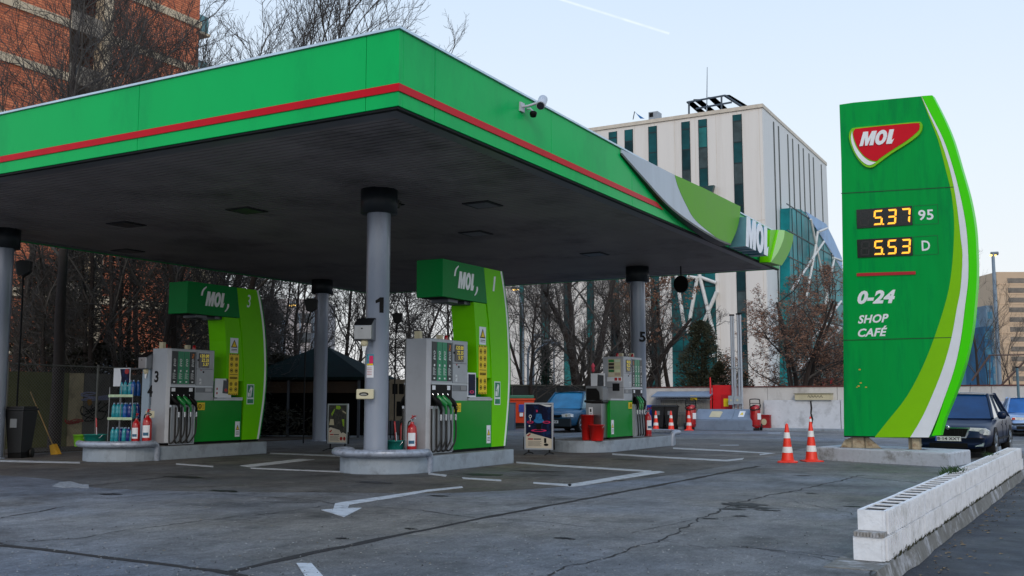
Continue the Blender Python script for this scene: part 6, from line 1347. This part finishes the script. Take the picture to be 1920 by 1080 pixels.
for k in range(-n0, 5):
    z = zb+fh*k; bp_(MB().box(BX, BX+.1, 8, yl0, z-.22, z+.22).box(BX, BX+.101, yp, yr+.1, z-.22, z+.22), 'concrete_band', cc_); bp_(MB().box(BX-2.2, BX+.08, yl0, yl1, z-.22, z+.8), 'loggia_parapet', mat('loggia parapet', '#8d8478', .85, var=.15, vs=1))
    bp_(MB().box(BX-2.19, BX-2.1, yl0+.6, yl1-.8, z+.9, z+2.1), 'window', glassd)
    bp_(MB().box(BX-2.4, BX-.4, yr, yr+1.1, z-.15, z+.9), 'balcony', mat('balcony teal glass', '#5f8f94', .3, var=.3, vs=1)); bp_(MB().box(BX-2.4, BX-.3, yr, yr+1.2, z-.3, z-.15), 'balcony_slab', cc_)
# beige block behind the trees, left of centre
def block(lab, pxa, pxb, ptop, dep, col, name='apartment_block', dd=12, fl=2.9, win=True, wcol='#3a4046', cat='apartment building', wstep=3.2, vary=.05):
    a, b = DP(pxa, 700, dep), DP(pxb, 700, dep); zt = EYE+(750-ptop)*dep/1919; c = (a+b)/2; wd = (b-a).length
    e = empty(name, lab, cat, (c.x, c.y, 0), YAW, 'distant buildings'); MB().box(-wd/2, wd/2, 0, dd, 0, zt).build('wall', mat('wall '+col, col, .85, var=vary, vs=.3), e)
    if win:
        n = max(1, int(wd/wstep)); s_ = wd/n; z = 1.0; k = 0; wm = mat('far window '+wcol, wcol, .3, var=.4, vs=.5); sl = MB(); cnt = 0
        while z < zt-1.5:
            for i in range(n):
                if cnt < 95: MB().box(-wd/2+(i+.18)*s_, -wd/2+(i+.82)*s_, -.06, .05, z, z+fl*.5).build('window', wm, e); cnt += 1
            sl.box(-wd/2-.1, wd/2+.1, -.12, .0, z-.45, z-.25); z += fl
        sl.build('floor_band', mat('band '+col, tuple(min(1, x*1.15) for x in srgb(col)), .8), e)
    return e
block('sunlit beige apartment block behind the dense trees at left', 100, 345, 400, 95, '#a89270', wcol='#5c4a38', wstep=4)
block('pale apartment block behind the trees between the shaded totem and the mid column', 480, 600, 560, 150, '#a7a0a0')
e = block('beige apartment tower with stacked balconies at the far right', 1878, 1990, 508, 300, '#c4ab91', dd=25, wcol='#6d665f', wstep=9)
a = DP(1869, 700, 303); b = DP(1878, 700, 303)
for lab, pa, pb, pt, dep, col in (('slim blue glass tower immediately right of the price sign', 1824, 1841, 580, 240, '#4d7f96'), ('blue glass tower close beside the beige tower', 1855, 1868, 572, 260, '#6a7f90'), ('shorter dark blue glass tower before the other glass tower', 1848, 1863, 612, 230, '#27587a')):
    block(lab, pa, pb, pt, dep, col, 'glass_tower', 10, 3.5, True, '#2e6f8c', 'glass tower', 4, .3)
block('brown shaded flank of the beige tower', 1869, 1878, 520, 303, '#8a7466', 'tower_flank', 10, win=False)  # shaded face of the same tower, its shade put into a browner wall colour
e = block('low red and white shop canopy beyond the boundary wall', 1556, 1600, 709, 75, '#a31c24', 'shop_canopy', 4, win=False, cat='shop')

# ------------------------------------------------------------------ trees
bark = mat('bark', '#2c2421', .95, var=.3, vs=6, bump=.6, bs=20); bark2 = mat('twig bark', '#46423f', .95, var=.3, vs=4)
brownleaf = mat('dry brown leaf', '#7a5641', .8, var=.4, vs=6); evg = mat('evergreen needle', '#2e2f1a', .8, var=.45, vs=5); ivy = mat('dark ivy', '#26261a', .8, var=.5, vs=4)
def grow_tree(seed, H, r0, spread=.6, first=.28, cnt=(11, 10, 7, 6), lean=(0, 0), up=.12, stems=1, leafn=0, leafs=.07):
    r_ = random.Random(seed); tr_, cr_, lf = MB(), MB(), MB()
    def perp(d, a):
        x = d.orthogonal().normalized(); y = d.cross(x); return x*math.cos(a)+y*math.sin(a)
    def go(p, d, Ln, r, lev):
        n = (10, 7, 5, 3, 2)[lev]; pts = [p]; rd = [r]; wob = (.06, .16, .2, .22, .25)[lev]
        for i in range(n):
            d = (d+V((r_.gauss(0, wob), r_.gauss(0, wob), r_.gauss(0, wob*.6)+up*(.6 if lev else .0)*.5))).normalized(); p = p+d*(Ln/n); pts.append(p); rd.append(max(.004, r*(1-(.75 if lev else .7)*(i+1)/n)))
        (tr_ if lev == 0 else cr_).tube(pts, rd, (9, 6, 4, 3, 3)[lev], False)
        if leafn and lev >= 3:
            for _ in range(leafn if lev == 4 else leafn//2+1):
                q = pts[r_.randrange(1, len(pts))]+V((r_.gauss(0, .05), r_.gauss(0, .05), r_.gauss(0, .05))); a = V((r_.gauss(0, 1), r_.gauss(0, 1), r_.gauss(0, 1))).normalized()*leafs; b = a.orthogonal().normalized()*leafs*.45
                lf.add([q-a, q+b, q+a, q-b], [(0, 1, 2, 3)])
        if lev >= 4: return
        k = cnt[lev]; st = first if lev == 0 else .2
        for j in range(k):
            t = st+(1-st)*(j+r_.uniform(.1, .9))/k; i = min(n-1, int(t*n)); q = pts[i].lerp(pts[i+1], t*n-i); dd = (pts[i+1]-pts[i]).normalized()
            an = spread*r_.uniform(.7, 1.4)*(1.0 if lev else 1.05); nd_ = (dd*math.cos(an)+perp(dd, r_.uniform(0, 6.28))*math.sin(an)+V((0, 0, up))).normalized()
            ln = Ln*((.62, .55, .5, .5)[lev])*r_.uniform(.7, 1.15)*(1.05-.45*t)
            go(q, nd_, ln, max((.03, .016, .0085, .006)[lev], rd[i]*r_.uniform(.32, .5)), lev+1)
    for s_ in range(stems):
        a = s_*2.4; go(V((0.12*math.cos(a)*(stems > 1), .12*math.sin(a)*(stems > 1), -.1)), V((lean[0]+(.22*math.cos(a) if stems > 1 else 0), lean[1]+(.22*math.sin(a) if stems > 1 else 0), 1)).normalized(), H*(.8 if stems == 1 else .75), r0*(.85 if stems == 1 else .7), 0)
    return tr_, cr_, lf
def tree(lab, seed, H, r0, c, rz=0., group='bare trees behind the station', leafmat=None, leafname='dry_leaves', **kw):
    t_, c_, l_ = grow_tree(seed, H, r0, **kw); e = empty('bare_tree' if not leafmat else 'tree', lab, 'tree', (c[0], c[1], 0), rz, group)
    t_.build('trunk', bark, e); c_.build('crown', bark2, e)
    if l_.v: l_.build(leafname, leafmat, e)
    return e
def retree(o, lab, c, rz, s=1., tilt=(0, 0)):
    q = copy_tree(o); q.location = (c[0], c[1], 0); q.rotation_euler = (tilt[0], tilt[1], rz); q.scale = (s, s, s*random.Random(int(c[0]*10)).uniform(.95, 1.08)); q['label'] = lab; return q
at = lambda px, dep: DP(px, 780, dep)
TA_ = tree('leaning dark trunked bare tree by the chain link fence at left', 21, 15, .2, at(103, 26.4), 0, lean=(-.12, .0), first=.42)
TB = tree('tall bare tree in front of the brick tower, nearest the left edge', 4, 16, .17, at(22, 33), 1.0, spread=.6, up=.2, cnt=(10, 8, 6, 4))
TC = tree('bare tree in front of the dark loggias of the brick tower', 8, 16, .17, at(165, 34), .4, spread=.55, up=.22, cnt=(10, 8, 6, 4))
TD = tree('upright forked bare tree in front of the bricks, mid left', 15, 17, .16, at(285, 37), 2.0, spread=.55, up=.22, stems=2, cnt=(8, 7, 6, 4))
TE = tree('wide bare tree rising against the sky beside the brick tower', 33, 17, .2, at(390, 36), 2.4, spread=.62, up=.2, cnt=(12, 10, 7, 5), lean=(.05, 0))
retree(TC, 'slender bare tree close to the right corner of the brick tower', at(345, 43), 2.2, 1.05)
TG = tree('bare tree leaning right with long sweeping branches against the sky', 77, 17.5, .16, at(395, 34), 0, spread=.5, up=.15, cnt=(14, 10, 7, 4), lean=(.2, .12), first=.35)
retree(TE, 'bare tree with arching twigs reaching over the canopy edge', at(430, 39), 4.9, .85)
retree(TD, 'smaller bare tree whose twigs end above the canopy edge', at(500, 44), 1.1, .66)
retree(TB, 'bare tree standing behind the shaded pump', at(335, 31), 3.3, .85)
retree(TC, 'bare tree standing behind the shaded totem', at(470, 46), 5.0, .9)
retree(TD, 'forked bare tree behind the bottle rack', at(255, 30), 4.2, .8)
retree(TB, 'bare tree in the shade between rack and leaning trunk', at(160, 30), 5.3, .7)
retree(TC, 'bare tree just left of the mid column', at(545, 54), .7, .72)
retree(TE, 'bare tree behind the mid column', at(640, 50), 1.4, .7)
retree(TD, 'forked bare tree behind the front column', at(715, 50), 5.6, .72)
retree(TE, 'broad bare tree above the kiosk roof', at(770, 56), 3.0, .7)
retree(TB, 'bare tree behind the near pump', at(840, 48), .5, .68)
retree(TC, 'bare tree half hidden by the lime totem', at(905, 52), 2.6, .66)
retree(TE, 'bare tree right of the lime totem', at(985, 54), 5.2, .62)
retree(TD, 'thin bare tree behind the pale lamp posts', at(1025, 62), 2.1, .66)
BIG = tree('big bare tree with thick spreading limbs behind the blue hatchback', 52, 10.5, .42, at(1092, 53), .3, spread=.75, first=.16, up=.2, stems=3, cnt=(8, 8, 7, 5))
retree(BIG, 'thick limbed bare tree right behind the far column', at(1188, 57), 2.5, .85)
retree(TE, 'bare tree before the white office, right of the far column', at(1236, 60), .2, .6)
LF = tree('tree with clinging brown leaves hanging below the canopy edge', 61, 10.5, .18, at(1262, 58), 0, 'trees with brown leaves', brownleaf, cnt=(8, 6, 5, 4), leafn=2, leafs=.085, first=.35, spread=.85)
L2 = tree('spreading brown leaved tree behind the utility cabinet', 70, 8.6, .22, at(1497, 49.5), .8, 'trees with brown leaves', brownleaf, cnt=(8, 8, 6, 4), leafn=2, leafs=.06, first=.1, spread=1.0, stems=4, up=.06)
retree(L2, 'brown leaved tree half hidden behind the price sign', at(1560, 56), 2.9, .85)
retree(TB, 'thick pollarded bare tree right of the price sign', at(1842, 58), 1.9, .66)
retree(TC, 'small bare tree in front of the beige tower', at(1905, 66), 1.2, .4)
retree(TD, 'low bare tree at the foot of the blue glass towers', at(1868, 72), 3.2, .42)
FT = tree('dense twiggy thicket tree behind the graffiti wall', 91, 7.5, .12, at(150, 30), 0, 'twiggy thicket trees', first=.1, cnt=(14, 10, 7, 4), spread=.85, up=.05)
for i, (px, dep, s, lab) in enumerate(((70, 29, .95, 'dense twiggy thicket tree behind the leaning trunk'), (235, 31, 1.0, 'dense twiggy thicket tree above the bottle rack'), (310, 33, 1.1, 'dense twiggy thicket tree behind the green header of the shaded totem'), (400, 35, 1.1, 'dense twiggy thicket tree over the shaded pump display'), (480, 40, 1.2, 'dense twiggy thicket tree right of the shaded totem'), (560, 44, 1.15, 'dense twiggy thicket tree left of the mid column'), (668, 45, 1.1, 'dense twiggy thicket tree between the mid and front columns'), (760, 47, 1.15, 'dense twiggy thicket tree over the near pump'), (850, 50, 1.1, 'dense twiggy thicket tree under the near totem header'), (1000, 50, 1.1, 'dense twiggy thicket tree right of the near totem'), (1140, 60, 1.2, 'dense twiggy thicket tree left of the far column'), (1235, 56, 1.1, 'dense twiggy thicket tree right of the far column'))): retree(FT, lab, at(px, dep), i*1.7, s)
# evergreens
def conifer(seed, H, W, dens, ma):
    r_ = random.Random(seed); m = MB()
    for _ in range(dens):
        z = H*(r_.random()**1.3); a = r_.uniform(0, 6.28); k = (1-(z/H)**2.2)**.6*(.75+.25*math.sin(z*2.2+a*2+seed)); rr_ = W*k*math.sqrt(r_.random())*(1+.25*math.sin(3*a+seed)+.2*math.sin(z*3+a)); q = V((rr_*math.cos(a), rr_*math.sin(a), z+.1)); l = r_.uniform(.05, .13)
        d = V((math.cos(a)+r_.gauss(0, .5), math.sin(a)+r_.gauss(0, .5), r_.gauss(.2, .5))).normalized()*l; b = d.orthogonal().normalized()*l*.25; m.add([q-d, q+b, q+d, q-b], [(0, 1, 2, 3)])
    return m
def shrub(lab, c, H, W, dens, seed, ma=evg, name='evergreen_tree', grp='dark evergreens'):
    e = empty(name, lab, 'evergreen', (c[0], c[1], 0), 0, grp); MB().tube([(0, 0, 0), (0, 0, H*.8)], [.14, .03], 6).build('trunk', bark, e); conifer(seed, H, W, dens, ma).build('foliage', ma, e)
shrub('bushy dark evergreen behind the wall between the bins and the vent pipes', at(1318, 54), 5.4, 2.0, 16000, 1)
shrub('lower dark evergreen mass just left of the vent pipes', at(1352, 53), 3.2, 1.3, 8000, 2)
shrub('small evergreen poking over the wall just right of the vent pipes', at(1400, 52), 2.6, .8, 1500, 3)
shrub('narrow dark green cypress by the pale lamp posts', at(1024, 56), 4.6, .7, 3500, 4, mat('cypress', '#12301f', .8, var=.4, vs=5))
for px, dep, H, W, s_, lab in ((130, 36, 7.5, 2.2, 5, 'ivy clad dark tree behind the graffiti wall'), (235, 38, 8.5, 2.4, 6, 'ivy clad dark tree above the traffic mirror'), (330, 40, 9, 2.4, 7, 'ivy clad dark tree behind the header of the shaded totem'), (420, 42, 8.5, 2.6, 8, 'ivy clad dark tree between the shaded totem and the canopy edge'), (60, 35, 6, 2.0, 9, 'ivy clad dark tree behind the leaning trunk'), (500, 47, 6, 2.0, 10, 'ivy clad dark tree beside the pale lamp column')):
    shrub(lab, at(px, dep), H, W, 11000, s_, ivy, 'ivy_tree', 'ivy clad trees at left')
for px, dep, W, s_, lab in ((190, 31, 2.4, 12, 'undergrowth behind the graffiti wall'), (400, 36, 3.0, 13, 'dark hedge behind the shaded pump'), (520, 38, 2.5, 14, 'dark hedge left of the kiosk'), (820, 52, 4, 15, 'low dark hedge behind the near pump')):
    shrub(lab, at(px, dep), 2.9, W, 9000, s_, ivy, 'hedge', 'dark hedges')
